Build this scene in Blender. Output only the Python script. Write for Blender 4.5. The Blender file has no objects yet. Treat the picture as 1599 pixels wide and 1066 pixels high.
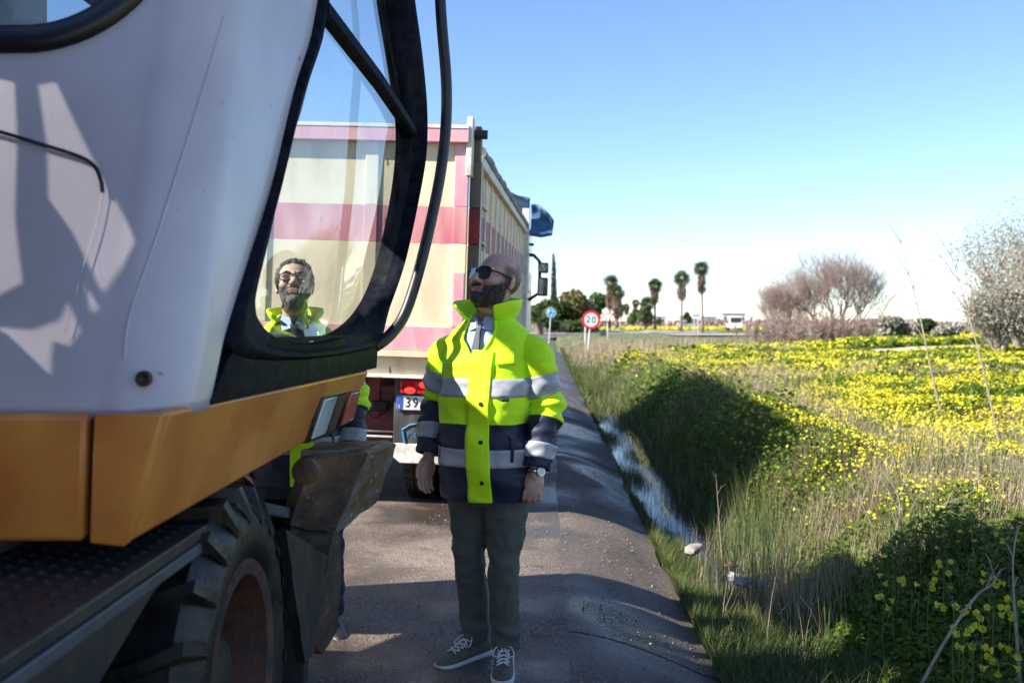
import bpy, math, random
import numpy as np
from mathutils import Vector, Matrix, noise as mnoise
R = math.radians
random.seed(7); rng = np.random.default_rng(7)
sc = bpy.context.scene
COL = sc.collection

# ------------------------------------------------------------------ camera, sky, sun, exposure
EYE = 1.48; FPX = 1555.0
cam_d = bpy.data.cameras.new('camera'); cam = bpy.data.objects.new('camera', cam_d); COL.objects.link(cam)
cam.location = (0, 0, EYE); cam.rotation_euler = (R(90), 0, 0)
cam_d.sensor_width = 36; cam_d.lens = 36 * FPX / 1599; cam_d.shift_y = -28 / 1599
cam_d.clip_start = 0.05; cam_d.clip_end = 6000
cam_d.dof.use_dof = True; cam_d.dof.focus_distance = 4.5; cam_d.dof.aperture_fstop = 3.4
sc.camera = cam
SUN_EL = 38.0; SUN_TRAVEL = Vector((0.945, 0.327))            # ground direction the sunlight travels in
w = bpy.data.worlds.new('World'); sc.world = w; w.use_nodes = True
nt = w.node_tree; bg = nt.nodes['Background']
sky = nt.nodes.new('ShaderNodeTexSky'); sky.sky_type = 'NISHITA'; sky.sun_disc = False
sky.sun_elevation = R(SUN_EL); sky.sun_rotation = math.atan2(-SUN_TRAVEL.x, -SUN_TRAVEL.y)
sky.air_density = 1.0; sky.dust_density = 0.0; sky.ozone_density = 2.5; sky.altitude = 900
hs = nt.nodes.new('ShaderNodeHueSaturation'); hs.inputs['Saturation'].default_value = 1.04; nt.links.new(sky.outputs[0], hs.inputs['Color'])   # the camera's cool, vivid rendering of the sky
wb = nt.nodes.new('ShaderNodeMix'); wb.data_type = 'RGBA'; wb.blend_type = 'MULTIPLY'; wb.inputs[0].default_value = 1.0; wb.inputs[7].default_value = (0.98, 1.0, 1.09, 1); nt.links.new(hs.outputs[0], wb.inputs[6])
nt.links.new(wb.outputs[2], bg.inputs[0]); bg.inputs[1].default_value = 0.086
sun_d = bpy.data.lights.new('sun', 'SUN'); sun_d.energy = 5.0; sun_d.angle = R(0.53); sun_d.color = (1.0, 0.94, 0.85)
sun = bpy.data.objects.new('sun', sun_d); COL.objects.link(sun)
td = Vector((SUN_TRAVEL.x, SUN_TRAVEL.y, -math.tan(R(SUN_EL)) * SUN_TRAVEL.length))
sun.rotation_euler = td.to_track_quat('-Z', 'Y').to_euler(); sun.location = (-30, -10, 30)
sc.view_settings.view_transform = 'Standard'; sc.view_settings.look = 'None'
sc.view_settings.exposure = 1.4; sc.view_settings.gamma = 1.0; sc.view_settings.use_curve_mapping = False
sc.render.engine = 'CYCLES'; sc.cycles.use_denoising = True; sc.cycles.max_bounces = 8
sc.cycles.transparent_max_bounces = 12; sc.cycles.caustics_reflective = False; sc.cycles.caustics_refractive = False
sc.cycles.sample_clamp_indirect = 6

# ------------------------------------------------------------------ materials
MATS = {}
def mat(name, col, rough=0.6, metal=0.0, col2=None, scale=8.0, lo=0.4, hi=0.65, bump=0.0, bscale=60.0, spec=0.5, coat=0.0,
        col3=None, scale3=90.0, t3=0.66, detail=5.0, rough2=None, sss=0.0, trans=0.0, emit=None, sheen=0.0, stretch=None):
    m = bpy.data.materials.new(name); m.use_nodes = True; n = m.node_tree; b = n.nodes['Principled BSDF']; L = n.links.new
    b.inputs['Base Color'].default_value = (*col, 1); b.inputs['Roughness'].default_value = rough
    b.inputs['Metallic'].default_value = metal; b.inputs['Specular IOR Level'].default_value = spec
    b.inputs['Coat Weight'].default_value = coat; b.inputs['Coat Roughness'].default_value = 0.12
    if sheen: b.inputs['Sheen Weight'].default_value = sheen
    if sss: b.inputs['Subsurface Weight'].default_value = sss; b.inputs['Subsurface Radius'].default_value = (0.012, 0.005, 0.003); b.inputs['Subsurface Scale'].default_value = 1.0
    if emit: b.inputs['Emission Color'].default_value = (*emit[0], 1); b.inputs['Emission Strength'].default_value = emit[1]
    tc = n.nodes.new('ShaderNodeTexCoord'); co = tc.outputs['Object']
    if stretch:
        mp = n.nodes.new('ShaderNodeMapping'); mp.inputs['Scale'].default_value = stretch; L(co, mp.inputs['Vector']); co = mp.outputs[0]
    last = None
    if col2 is not None:
        nz = n.nodes.new('ShaderNodeTexNoise'); nz.inputs['Scale'].default_value = scale; nz.inputs['Detail'].default_value = detail; L(co, nz.inputs['Vector'])
        mr = n.nodes.new('ShaderNodeMapRange'); mr.inputs['From Min'].default_value = lo; mr.inputs['From Max'].default_value = hi; L(nz.outputs['Fac'], mr.inputs['Value'])
        mx = n.nodes.new('ShaderNodeMix'); mx.data_type = 'RGBA'; mx.inputs[6].default_value = (*col, 1); mx.inputs[7].default_value = (*col2, 1)
        L(mr.outputs[0], mx.inputs[0]); last = mx.outputs[2]
        if rough2 is not None:
            r2 = n.nodes.new('ShaderNodeMapRange'); r2.inputs['To Min'].default_value = rough; r2.inputs['To Max'].default_value = rough2
            L(mr.outputs[0], r2.inputs['Value']); L(r2.outputs[0], b.inputs['Roughness'])
    if col3 is not None:
        nz = n.nodes.new('ShaderNodeTexNoise'); nz.inputs['Scale'].default_value = scale3; nz.inputs['Detail'].default_value = 2; L(co, nz.inputs['Vector'])
        mr = n.nodes.new('ShaderNodeMapRange'); mr.inputs['From Min'].default_value = t3; mr.inputs['From Max'].default_value = t3 + 0.05; L(nz.outputs['Fac'], mr.inputs['Value'])
        mx = n.nodes.new('ShaderNodeMix'); mx.data_type = 'RGBA'; mx.inputs[6].default_value = (*col, 1); mx.inputs[7].default_value = (*col3, 1)
        if last is not None: L(last, mx.inputs[6])
        L(mr.outputs[0], mx.inputs[0]); last = mx.outputs[2]
    if last is not None: L(last, b.inputs['Base Color'])
    if bump:
        nz = n.nodes.new('ShaderNodeTexNoise'); nz.inputs['Scale'].default_value = bscale; nz.inputs['Detail'].default_value = 4; L(co, nz.inputs['Vector'])
        bp = n.nodes.new('ShaderNodeBump'); bp.inputs['Strength'].default_value = bump; bp.inputs['Distance'].default_value = 0.01
        L(nz.outputs['Fac'], bp.inputs['Height']); L(bp.outputs[0], b.inputs['Normal'])
    if trans: b.inputs['Transmission Weight'].default_value = trans
    MATS[name] = m; return m
def leafmat(name, c0, c1, c2=None, rough=0.55, trans=0.35):
    """foliage: colour by a per-leaf random 'tint', part of the light passes through"""
    m = bpy.data.materials.new(name); m.use_nodes = True; n = m.node_tree; b = n.nodes['Principled BSDF']; L = n.links.new; out = n.nodes['Material Output']
    at = n.nodes.new('ShaderNodeAttribute'); at.attribute_name = 'tint'; cr = n.nodes.new('ShaderNodeValToRGB')
    cr.color_ramp.elements[0].color = (*c0, 1); cr.color_ramp.elements[1].color = (*(c2 or c1), 1)
    if c2: e = cr.color_ramp.elements.new(0.5); e.color = (*c1, 1)
    L(at.outputs['Fac'], cr.inputs[0]); L(cr.outputs[0], b.inputs['Base Color']); b.inputs['Roughness'].default_value = rough; b.inputs['Specular IOR Level'].default_value = 0.25
    tr = n.nodes.new('ShaderNodeBsdfTranslucent'); L(cr.outputs[0], tr.inputs[0]); mx = n.nodes.new('ShaderNodeMixShader'); mx.inputs[0].default_value = trans
    L(b.outputs[0], mx.inputs[1]); L(tr.outputs[0], mx.inputs[2]); L(mx.outputs[0], out.inputs[0]); MATS[name] = m; return m
def glassmat(name, tint=(0.93, 0.97, 0.96), refl=1.0, dirt=0.04, ior=1.5):
    """thin pane: fresnel mirror over clear transmission with a film of dust"""
    m = bpy.data.materials.new(name); m.use_nodes = True; n = m.node_tree; L = n.links.new; out = n.nodes['Material Output']; n.nodes.remove(n.nodes['Principled BSDF'])
    tr = n.nodes.new('ShaderNodeBsdfTransparent'); tr.inputs[0].default_value = (*tint, 1); gl = n.nodes.new('ShaderNodeBsdfGlossy'); gl.inputs['Roughness'].default_value = 0.0
    fr = n.nodes.new('ShaderNodeFresnel'); fr.inputs[0].default_value = ior; ml = n.nodes.new('ShaderNodeMath'); ml.operation = 'MULTIPLY'; ml.inputs[1].default_value = refl; ml.use_clamp = True
    L(fr.outputs[0], ml.inputs[0]); mx = n.nodes.new('ShaderNodeMixShader'); L(ml.outputs[0], mx.inputs[0]); L(tr.outputs[0], mx.inputs[1]); L(gl.outputs[0], mx.inputs[2])
    df = n.nodes.new('ShaderNodeBsdfDiffuse'); df.inputs[0].default_value = (0.6, 0.55, 0.48, 1); nz = n.nodes.new('ShaderNodeTexNoise'); nz.inputs['Scale'].default_value = 9; nz.inputs['Detail'].default_value = 6
    tc = n.nodes.new('ShaderNodeTexCoord'); L(tc.outputs['Object'], nz.inputs['Vector']); mr = n.nodes.new('ShaderNodeMapRange'); mr.inputs['From Min'].default_value = 0.35; mr.inputs['From Max'].default_value = 0.8; mr.inputs['To Max'].default_value = dirt * 2.2
    L(nz.outputs['Fac'], mr.inputs['Value']); m2 = n.nodes.new('ShaderNodeMixShader'); L(mr.outputs[0], m2.inputs[0]); L(mx.outputs[0], m2.inputs[1]); L(df.outputs[0], m2.inputs[2]); L(m2.outputs[0], out.inputs[0]); MATS[name] = m; return m

mat('white_paint', (0.54, 0.49, 0.54), 0.34, col2=(0.45, 0.40, 0.44), scale=2.5, coat=0.2, col3=(0.20, 0.11, 0.06), scale3=21, t3=0.735, bump=0.03, bscale=4)
mat('orange_paint', (0.66, 0.25, 0.04), 0.42, col2=(0.50, 0.15, 0.025), scale=4, coat=0.2, col3=(0.25, 0.2, 0.2), scale3=34, t3=0.74, bump=0.04, bscale=5)
mat('black_paint', (0.008, 0.009, 0.017), 0.5, spec=0.01, col2=(0.018, 0.019, 0.026), scale=20, col3=(0.2, 0.19, 0.18), scale3=60, t3=0.74)
mat('rubber_seal', (0.008, 0.008, 0.009), 0.35)
mat('handrail_black', (0.012, 0.012, 0.015), 0.4, col2=(0.03, 0.02, 0.018), scale=25)
mat('tyre_rubber', (0.007, 0.007, 0.0075), 0.42, col2=(0.034, 0.027, 0.022), scale=9, lo=0.45, hi=0.75, bump=0.3, bscale=45, rough2=0.85, spec=0.35)
mat('rusty_rim', (0.10, 0.035, 0.022), 0.75, col2=(0.03, 0.022, 0.02), scale=18, bump=0.3)
mat('dark_steel', (0.010, 0.011, 0.016), 0.5, col2=(0.032, 0.026, 0.022), scale=9, bump=0.15, bscale=40)
mat('muddy_steel', (0.035, 0.024, 0.018), 0.6, col2=(0.16, 0.085, 0.045), scale=6, lo=0.42, hi=0.68, col3=(0.20, 0.17, 0.15), scale3=30, t3=0.69, bump=0.6, bscale=35)
mat('blade_edge_steel', (0.16, 0.085, 0.04), 0.55, col2=(0.16, 0.15, 0.15), scale=14, col3=(0.34, 0.31, 0.29), scale3=34, t3=0.66, bump=0.4, bscale=40)
mat('chassis_grey', (0.06, 0.075, 0.095), 0.5, col2=(0.04, 0.045, 0.05), scale=9, col3=(0.3, 0.3, 0.3), scale3=60, t3=0.73)
mat('headlight_lens', (0.75, 0.78, 0.8), 0.06, coat=0.8, col2=(0.35, 0.38, 0.4), scale=6)
mat('indicator_lens', (0.75, 0.10, 0.008), 0.15, coat=0.6, col2=(0.5, 0.05, 0.005), scale=12)
mat('seat_fabric', (0.02, 0.02, 0.022), 0.9)
glassmat('cab_glass', (0.92, 0.96, 0.96), 1.0, 0.025)
glassmat('cab_glass_rear', (0.55, 0.62, 0.64), 1.2, 0.03)
mat('cream_paint', (0.72, 0.62, 0.42), 0.55, col2=(0.50, 0.37, 0.22), scale=5, lo=0.48, hi=0.78, col3=(0.2, 0.1, 0.05), scale3=16, t3=0.72, bump=0.08, bscale=12, stretch=(1, 1, 0.25))
mat('faded_sunlit_red', (0.50, 0.14, 0.17), 0.6, col2=(0.60, 0.30, 0.29), scale=5, col3=(0.2, 0.07, 0.05), scale3=16, t3=0.7, stretch=(1, 1, 0.3))  # faded red, with the pink of overexposed sun put into the colour
mat('cream_side', (0.70, 0.50, 0.25), 0.55, col2=(0.55, 0.36, 0.17), scale=5)  # cream made warmer to offset blue skylight on the shaded side
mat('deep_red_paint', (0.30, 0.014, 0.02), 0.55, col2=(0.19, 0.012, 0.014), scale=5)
mat('pink_paint', (0.62, 0.28, 0.34), 0.6, col2=(0.68, 0.42, 0.42), scale=12, lo=0.4, hi=0.7, col3=(0.25, 0.12, 0.08), scale3=30, t3=0.72, stretch=(1, 1, 0.4))
mat('old_white_paint', (0.70, 0.66, 0.60), 0.6, col2=(0.5, 0.40, 0.3), scale=7, lo=0.5, hi=0.75, col3=(0.16, 0.1, 0.07), scale3=25, t3=0.68)
mat('shaded_post', (0.20, 0.155, 0.095), 0.6, col2=(0.11, 0.085, 0.06), scale=4, stretch=(1, 1, 0.3))  # dark olive: shade behind the tailgate put into the post's colour
mat('tarp_blue', (0.035, 0.10, 0.22), 0.55, col2=(0.06, 0.15, 0.28), scale=9, bump=0.2, bscale=15)
mat('tarp_grey', (0.22, 0.22, 0.23), 0.7, col2=(0.10, 0.10, 0.11), scale=9, bump=0.5, bscale=18)
mat('chassis_red', (0.20, 0.028, 0.024), 0.6, col2=(0.08, 0.025, 0.02), scale=9, bump=0.2)
mat('mudflap_rubber', (0.035, 0.034, 0.035), 0.7, col2=(0.11, 0.105, 0.10), scale=10, stretch=(1, 1, 0.2), lo=0.5, hi=0.75)
mat('mudflap_white', (0.74, 0.70, 0.64), 0.7, col2=(0.5, 0.43, 0.36), scale=14)
mat('plate_white', (0.78, 0.77, 0.74), 0.5, col2=(0.6, 0.56, 0.52), scale=20)
mat('plate_blue', (0.02, 0.09, 0.42), 0.5)
mat('plate_black', (0.012, 0.012, 0.012), 0.5)
mat('logo_blue', (0.02, 0.22, 0.45), 0.6, col2=(0.04, 0.15, 0.28), scale=40)
mat('tail_red', (0.62, 0.012, 0.014), 0.18, coat=0.5, col2=(0.4, 0.008, 0.008), scale=15)
mat('tail_lit', (0.8, 0.03, 0.03), 0.3, emit=((1.0, 0.03, 0.02), 0.9))
mat('cab_white', (0.72, 0.72, 0.75), 0.35, coat=0.3)
mat('mirror_face', (0.6, 0.7, 0.75), 0.03, metal=1.0)
mat('hivis_yellow', (0.66, 1.0, 0.004), 0.75, col2=(0.60, 0.97, 0.003), scale=6, bump=0.6, bscale=9, sheen=0.1)
mat('hivis_lining', (0.42, 0.75, 0.01), 0.8)
mat('navy_fabric', (0.010, 0.013, 0.038), 0.6, col2=(0.014, 0.018, 0.05), scale=12, bump=0.6, bscale=10)
mat('silver_tape', (0.40, 0.40, 0.45), 0.45, col2=(0.32, 0.32, 0.37), scale=30, bump=0.12, bscale=30)
mat('trouser_green', (0.078, 0.080, 0.068), 0.85, col2=(0.095, 0.096, 0.08), scale=18, bump=0.35, bscale=30)
mat('trouser_blue', (0.014, 0.02, 0.045), 0.85, bump=0.3, bscale=30)
mat('shirt_blue', (0.36, 0.45, 0.60), 0.8, bump=0.1)
mat('jumper_navy', (0.012, 0.014, 0.022), 0.9)
mat('tie_navy', (0.012, 0.014, 0.035), 0.6, col2=(0.03, 0.035, 0.07), scale=90)
mat('shoe_olive', (0.10, 0.088, 0.055), 0.8, col2=(0.125, 0.11, 0.075), scale=25, bump=0.2)
mat('shoe_black', (0.01, 0.01, 0.012), 0.5)
mat('shoe_sole', (0.66, 0.64, 0.63), 0.6)
mat('shoe_lace', (0.68, 0.62, 0.62), 0.8)
mat('skin_tan', (0.60, 0.36, 0.275), 0.48, col2=(0.50, 0.26, 0.20), scale=20, sss=0.12, bump=0.06, bscale=120)
mat('skin_light', (0.66, 0.45, 0.36), 0.5, col2=(0.58, 0.35, 0.28), scale=20, sss=0.12, bump=0.06, bscale=120)
def stubbled(name, col):
    m = MATS[name]; n = m.node_tree; b = n.nodes['Principled BSDF']; src = b.inputs['Base Color'].links[0].from_socket; at_ = n.nodes.new('ShaderNodeAttribute'); at_.attribute_name = 'tint'; mx = n.nodes.new('ShaderNodeMix'); mx.data_type = 'RGBA'
    nz = n.nodes.new('ShaderNodeTexNoise'); nz.inputs['Scale'].default_value = 420; ml = n.nodes.new('ShaderNodeMath'); ml.operation = 'MULTIPLY_ADD'; ml.inputs[1].default_value = .5; ml.inputs[2].default_value = .72; n.links.new(nz.outputs['Fac'], ml.inputs[0]); m2 = n.nodes.new('ShaderNodeMath'); m2.operation = 'MULTIPLY'; m2.use_clamp = True
    n.links.new(at_.outputs['Fac'], m2.inputs[0]); n.links.new(ml.outputs[0], m2.inputs[1]); n.links.new(m2.outputs[0], mx.inputs[0]); n.links.new(src, mx.inputs[6]); mx.inputs[7].default_value = (*col, 1); n.links.new(mx.outputs[2], b.inputs['Base Color'])
stubbled('skin_tan', (0.055, 0.036, 0.032)); stubbled('skin_light', (0.07, 0.055, 0.05))
mat('beard_pale', (0.30, 0.29, 0.28), 0.75, col2=(0.14, 0.13, 0.125), scale=40, bump=0.8, bscale=260)
mat('hair_dark', (0.028, 0.021, 0.018), 0.75, col2=(0.085, 0.064, 0.056), scale=60, bump=0.7, bscale=260)
mat('stubble_dark', (0.13, 0.08, 0.068), 0.7, col2=(0.085, 0.055, 0.048), scale=25, bump=0.3, bscale=300)
mat('hair_grey', (0.05, 0.045, 0.042), 0.7, col2=(0.13, 0.125, 0.12), scale=60, bump=0.8, bscale=220)
mat('beard_grey', (0.06, 0.05, 0.045), 0.75, col2=(0.25, 0.24, 0.235), scale=30, bump=0.8, bscale=260)
mat('sunglass_lens', (0.012, 0.012, 0.03), 0.05, coat=1.0, spec=0.8)
mat('spectacle_frame', (0.02, 0.011, 0.008), 0.25, coat=0.4)
mat('lip', (0.36, 0.13, 0.11), 0.45)
mat('eye_white', (0.7, 0.66, 0.62), 0.2)
mat('eye_dark', (0.02, 0.012, 0.008), 0.15)
glassmat('spectacle_glass', (0.97, 0.97, 0.97), 1.0, 0.0)
mat('watch_metal', (0.65, 0.62, 0.55), 0.2, metal=1.0)
mat('watch_face', (0.75, 0.68, 0.42), 0.2, coat=0.6)
mat('sign_white', (0.80, 0.79, 0.77), 0.4)
mat('sign_red', (0.60, 0.022, 0.03), 0.4)
mat('sign_black', (0.012, 0.012, 0.014), 0.5)
mat('sign_blue', (0.03, 0.30, 0.58), 0.4)
mat('sign_pole', (0.62, 0.61, 0.60), 0.45, metal=0.3)
mat('car_white', (0.78, 0.78, 0.79), 0.25, coat=0.5)
mat('car_grey', (0.35, 0.37, 0.40), 0.25, coat=0.5)
mat('car_glass', (0.02, 0.025, 0.03), 0.08)
mat('wall_white', (0.74, 0.72, 0.69), 0.8, col2=(0.62, 0.6, 0.58), scale=0.5)
mat('roof_grey', (0.36, 0.35, 0.35), 0.8)
mat('far_window', (0.06, 0.07, 0.09), 0.3)
mat('pale_stone', (0.26, 0.24, 0.22), 0.9, col2=(0.18, 0.15, 0.13), scale=9, bump=0.6, bscale=20)
mat('bag_plastic', (0.36, 0.36, 0.40), 0.3, col2=(0.2, 0.19, 0.2), scale=20, bump=0.4, bscale=25)
mat('bark_brown', (0.16, 0.11, 0.085), 0.9, col2=(0.09, 0.065, 0.05), scale=14, bump=0.5)
mat('palm_bark', (0.22, 0.165, 0.135), 0.9, col2=(0.13, 0.095, 0.08), scale=6, bump=0.5, stretch=(1, 1, 5))
mat('twig_pink', (0.30, 0.215, 0.185), 0.9, col2=(0.22, 0.15, 0.13), scale=3)
mat('twig_pale', (0.36, 0.30, 0.235), 0.85, col2=(0.24, 0.19, 0.15), scale=30)
mat('stem_green', (0.10, 0.19, 0.03), 0.6)
leafmat('clover', (0.06, 0.115, 0.012), (0.115, 0.18, 0.018), (0.21, 0.26, 0.04), trans=0.4)
leafmat('oxalis_yellow', (0.55, 0.47, 0.012), (0.66, 0.60, 0.03), (0.74, 0.71, 0.13), trans=0.4)
leafmat('dry_grass', (0.26, 0.19, 0.125), (0.40, 0.31, 0.21), (0.50, 0.42, 0.31), trans=0.3)
leafmat('green_grass', (0.04, 0.075, 0.014), (0.085, 0.125, 0.028), (0.22, 0.21, 0.09), trans=0.35)
leafmat('rush_green', (0.05, 0.10, 0.03), (0.10, 0.16, 0.05), (0.24, 0.24, 0.11), trans=0.3)
leafmat('palm_leaf', (0.045, 0.075, 0.025), (0.09, 0.13, 0.045), (0.17, 0.20, 0.09), trans=0.3)
leafmat('palm_dead', (0.17, 0.115, 0.085), (0.27, 0.19, 0.145), (0.36, 0.27, 0.21), trans=0.2)
leafmat('dark_leaf', (0.022, 0.042, 0.010), (0.045, 0.075, 0.016), (0.09, 0.115, 0.03), trans=0.25)
leafmat('olive_leaf', (0.07, 0.075, 0.02), (0.11, 0.105, 0.03), (0.17, 0.14, 0.05), trans=0.25)
leafmat('pine_leaf', (0.035, 0.075, 0.016), (0.06, 0.12, 0.025), (0.10, 0.17, 0.04), trans=0.25)
leafmat('cypress_leaf', (0.018, 0.034, 0.012), (0.035, 0.055, 0.02), (0.06, 0.08, 0.03), trans=0.15)
leafmat('broom_white', (0.13, 0.14, 0.07), (0.30, 0.28, 0.22), (0.58, 0.52, 0.49), trans=0.3)
leafmat('scrub_pink', (0.19, 0.12, 0.10), (0.29, 0.20, 0.17), (0.36, 0.28, 0.23), trans=0.2)

def ground_material():
    m = mat('field_soil', (0.085, 0.075, 0.035), 0.95, col2=(0.075, 0.12, 0.02), scale=0.35, lo=0.4, hi=0.6, col3=(0.22, 0.17, 0.10), scale3=1.7, t3=0.56, bump=0.6, bscale=9)
    return m
ground_material()
def asphalt_material(name, base, pale, wet_amt, crack_u=None, wet_scale=0.9):
    """worn road surface: aggregate, pale patches, damp smooth patches (lower roughness), cracks along the joint"""
    m = bpy.data.materials.new(name); m.use_nodes = True; n = m.node_tree; b = n.nodes['Principled BSDF']; L = n.links.new
    tc = n.nodes.new('ShaderNodeTexCoord'); co = tc.outputs['Object']
    def nz(s, d=4, v=co):
        t = n.nodes.new('ShaderNodeTexNoise'); t.inputs['Scale'].default_value = s; t.inputs['Detail'].default_value = d; L(v, t.inputs['Vector']); return t.outputs['Fac']
    def rg(v, a, bb, c=0.0, d=1.0):
        t = n.nodes.new('ShaderNodeMapRange'); t.inputs['From Min'].default_value = a; t.inputs['From Max'].default_value = bb; t.inputs['To Min'].default_value = c; t.inputs['To Max'].default_value = d; L(v, t.inputs['Value']); return t.outputs[0]
    def mix(f, a, bb):
        t = n.nodes.new('ShaderNodeMix'); t.data_type = 'RGBA'; L(f, t.inputs[0])
        for i, c in ((6, a), (7, bb)):
            if isinstance(c, tuple): t.inputs[i].default_value = (*c, 1)
            else: L(c, t.inputs[i])
        return t.outputs[2]
    def mth(op, a, bb):
        t = n.nodes.new('ShaderNodeMath'); t.operation = op
        for i, c in ((0, a), (1, bb)):
            if isinstance(c, (int, float)): t.inputs[i].default_value = c
            else: L(c, t.inputs[i])
        return t.outputs[0]
    c = mix(rg(nz(1.1, 6), 0.38, 0.66), base, pale)
    vo = n.nodes.new('ShaderNodeTexVoronoi'); vo.inputs['Scale'].default_value = 95; L(co, vo.inputs['Vector'])
    agg = n.nodes.new('ShaderNodeSeparateColor'); L(vo.outputs['Color'], agg.inputs[0])
    c = mix(rg(agg.outputs[0], 0.55, 1.0, 0, 0.55), c, tuple(min(1, x * 1.7) for x in pale))
    c = mix(rg(agg.outputs[1], 0.6, 1.0, 0, 0.6), c, tuple(x * 0.45 for x in base))
    wet = rg(nz(wet_scale, 5), 0.47, 0.60, 0, wet_amt)
    c = mix(wet, c, tuple(x * 0.42 for x in base))
    c = mix(rg(nz(3.3, 6), 0.62, 0.72, 0, 0.6), c, tuple(x * 0.5 for x in base))
    if crack_u is not None:
        sx = n.nodes.new('ShaderNodeSeparateXYZ'); L(co, sx.inputs[0])
        u = mth('SUBTRACT', sx.outputs[0], mth('MULTIPLY', sx.outputs[1], 0.035))
        wob = mth('MULTIPLY', mth('SUBTRACT', nz(2.2, 7), 0.5), 0.22)
        dist = mth('ABSOLUTE', mth('SUBTRACT', mth('ADD', u, wob), crack_u), 0)
        c = mix(rg(mth('ADD', dist, mth('MULTIPLY', nz(11, 2), 0.008)), 0.0065, 0.010, 1, 0), c, (0.008, 0.007, 0.007))
        band = rg(mth('ADD', dist, mth('MULTIPLY', nz(5, 4), 0.12)), 0.07, 0.16, 0.35, 0); c = mix(band, c, pale)
    L(c, b.inputs['Base Color']); L(rg(wet, 0, 1, 0.85, 0.16), b.inputs['Roughness'])
    bp = n.nodes.new('ShaderNodeBump'); bp.inputs['Strength'].default_value = 0.75; bp.inputs['Distance'].default_value = 0.008
    L(mth('ADD', mth('MULTIPLY', vo.outputs['Distance'], 0.9), nz(14, 6)), bp.inputs['Height']); L(bp.outputs[0], b.inputs['Normal']); MATS[name] = m
asphalt_material('asphalt', (0.075, 0.056, 0.045), (0.195, 0.152, 0.12), 0.75, -0.52)
asphalt_material('gutter_concrete', (0.07, 0.053, 0.043), (0.165, 0.13, 0.104), 1.0, None, 0.55)
asphalt_material('ring_asphalt', (0.30, 0.28, 0.27), (0.36, 0.34, 0.32), 0.0)
mat('kerb_stone', (0.5, 0.48, 0.45), 0.85, col2=(0.4, 0.38, 0.35), scale=3)
mat('sand', (0.50, 0.40, 0.29), 0.95, col2=(0.40, 0.31, 0.22), scale=0.8, bump=0.4, bscale=5)
mat('dark_mud', (0.03, 0.025, 0.018), 0.8, col2=(0.05, 0.045, 0.03), scale=6, bump=0.5)
mw = mat('ditch_water', (0.012, 0.014, 0.012), 0.03, bump=0.35, bscale=10, spec=0.35)

# ------------------------------------------------------------------ geometry helpers
def tag(o, label=None, cat=None, group=None, kind=None):
    if label: o['label'] = label
    if cat: o['category'] = cat
    if group: o['group'] = group
    if kind: o['kind'] = kind
    return o
def empty(name, loc=(0, 0, 0), rot=(0, 0, 0), label=None, cat=None, group=None):
    o = bpy.data.objects.new(name, None); COL.objects.link(o); o.location = loc; o.rotation_euler = rot; o.empty_display_size = 0.2
    return tag(o, label, cat, group)
def finish(me, name, mats, parent=None, smooth=True, angle=40, bevel=0, off=None):
    for m in (mats if isinstance(mats, (list, tuple)) else [mats]): me.materials.append(MATS[m])
    if smooth:
        me.polygons.foreach_set('use_smooth', [True] * len(me.polygons))
        if angle: me.set_sharp_from_angle(angle=R(angle))
    o = bpy.data.objects.new(name, me); COL.objects.link(o)
    if parent is not None: o.parent = parent
    if off is not None: o.location = (-off[0], -off[1], -off[2])
    if bevel:
        b = o.modifiers.new('bevel', 'BEVEL'); b.width = bevel; b.segments = 2; b.limit_method = 'ANGLE'; b.angle_limit = R(35)
    return o
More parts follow.
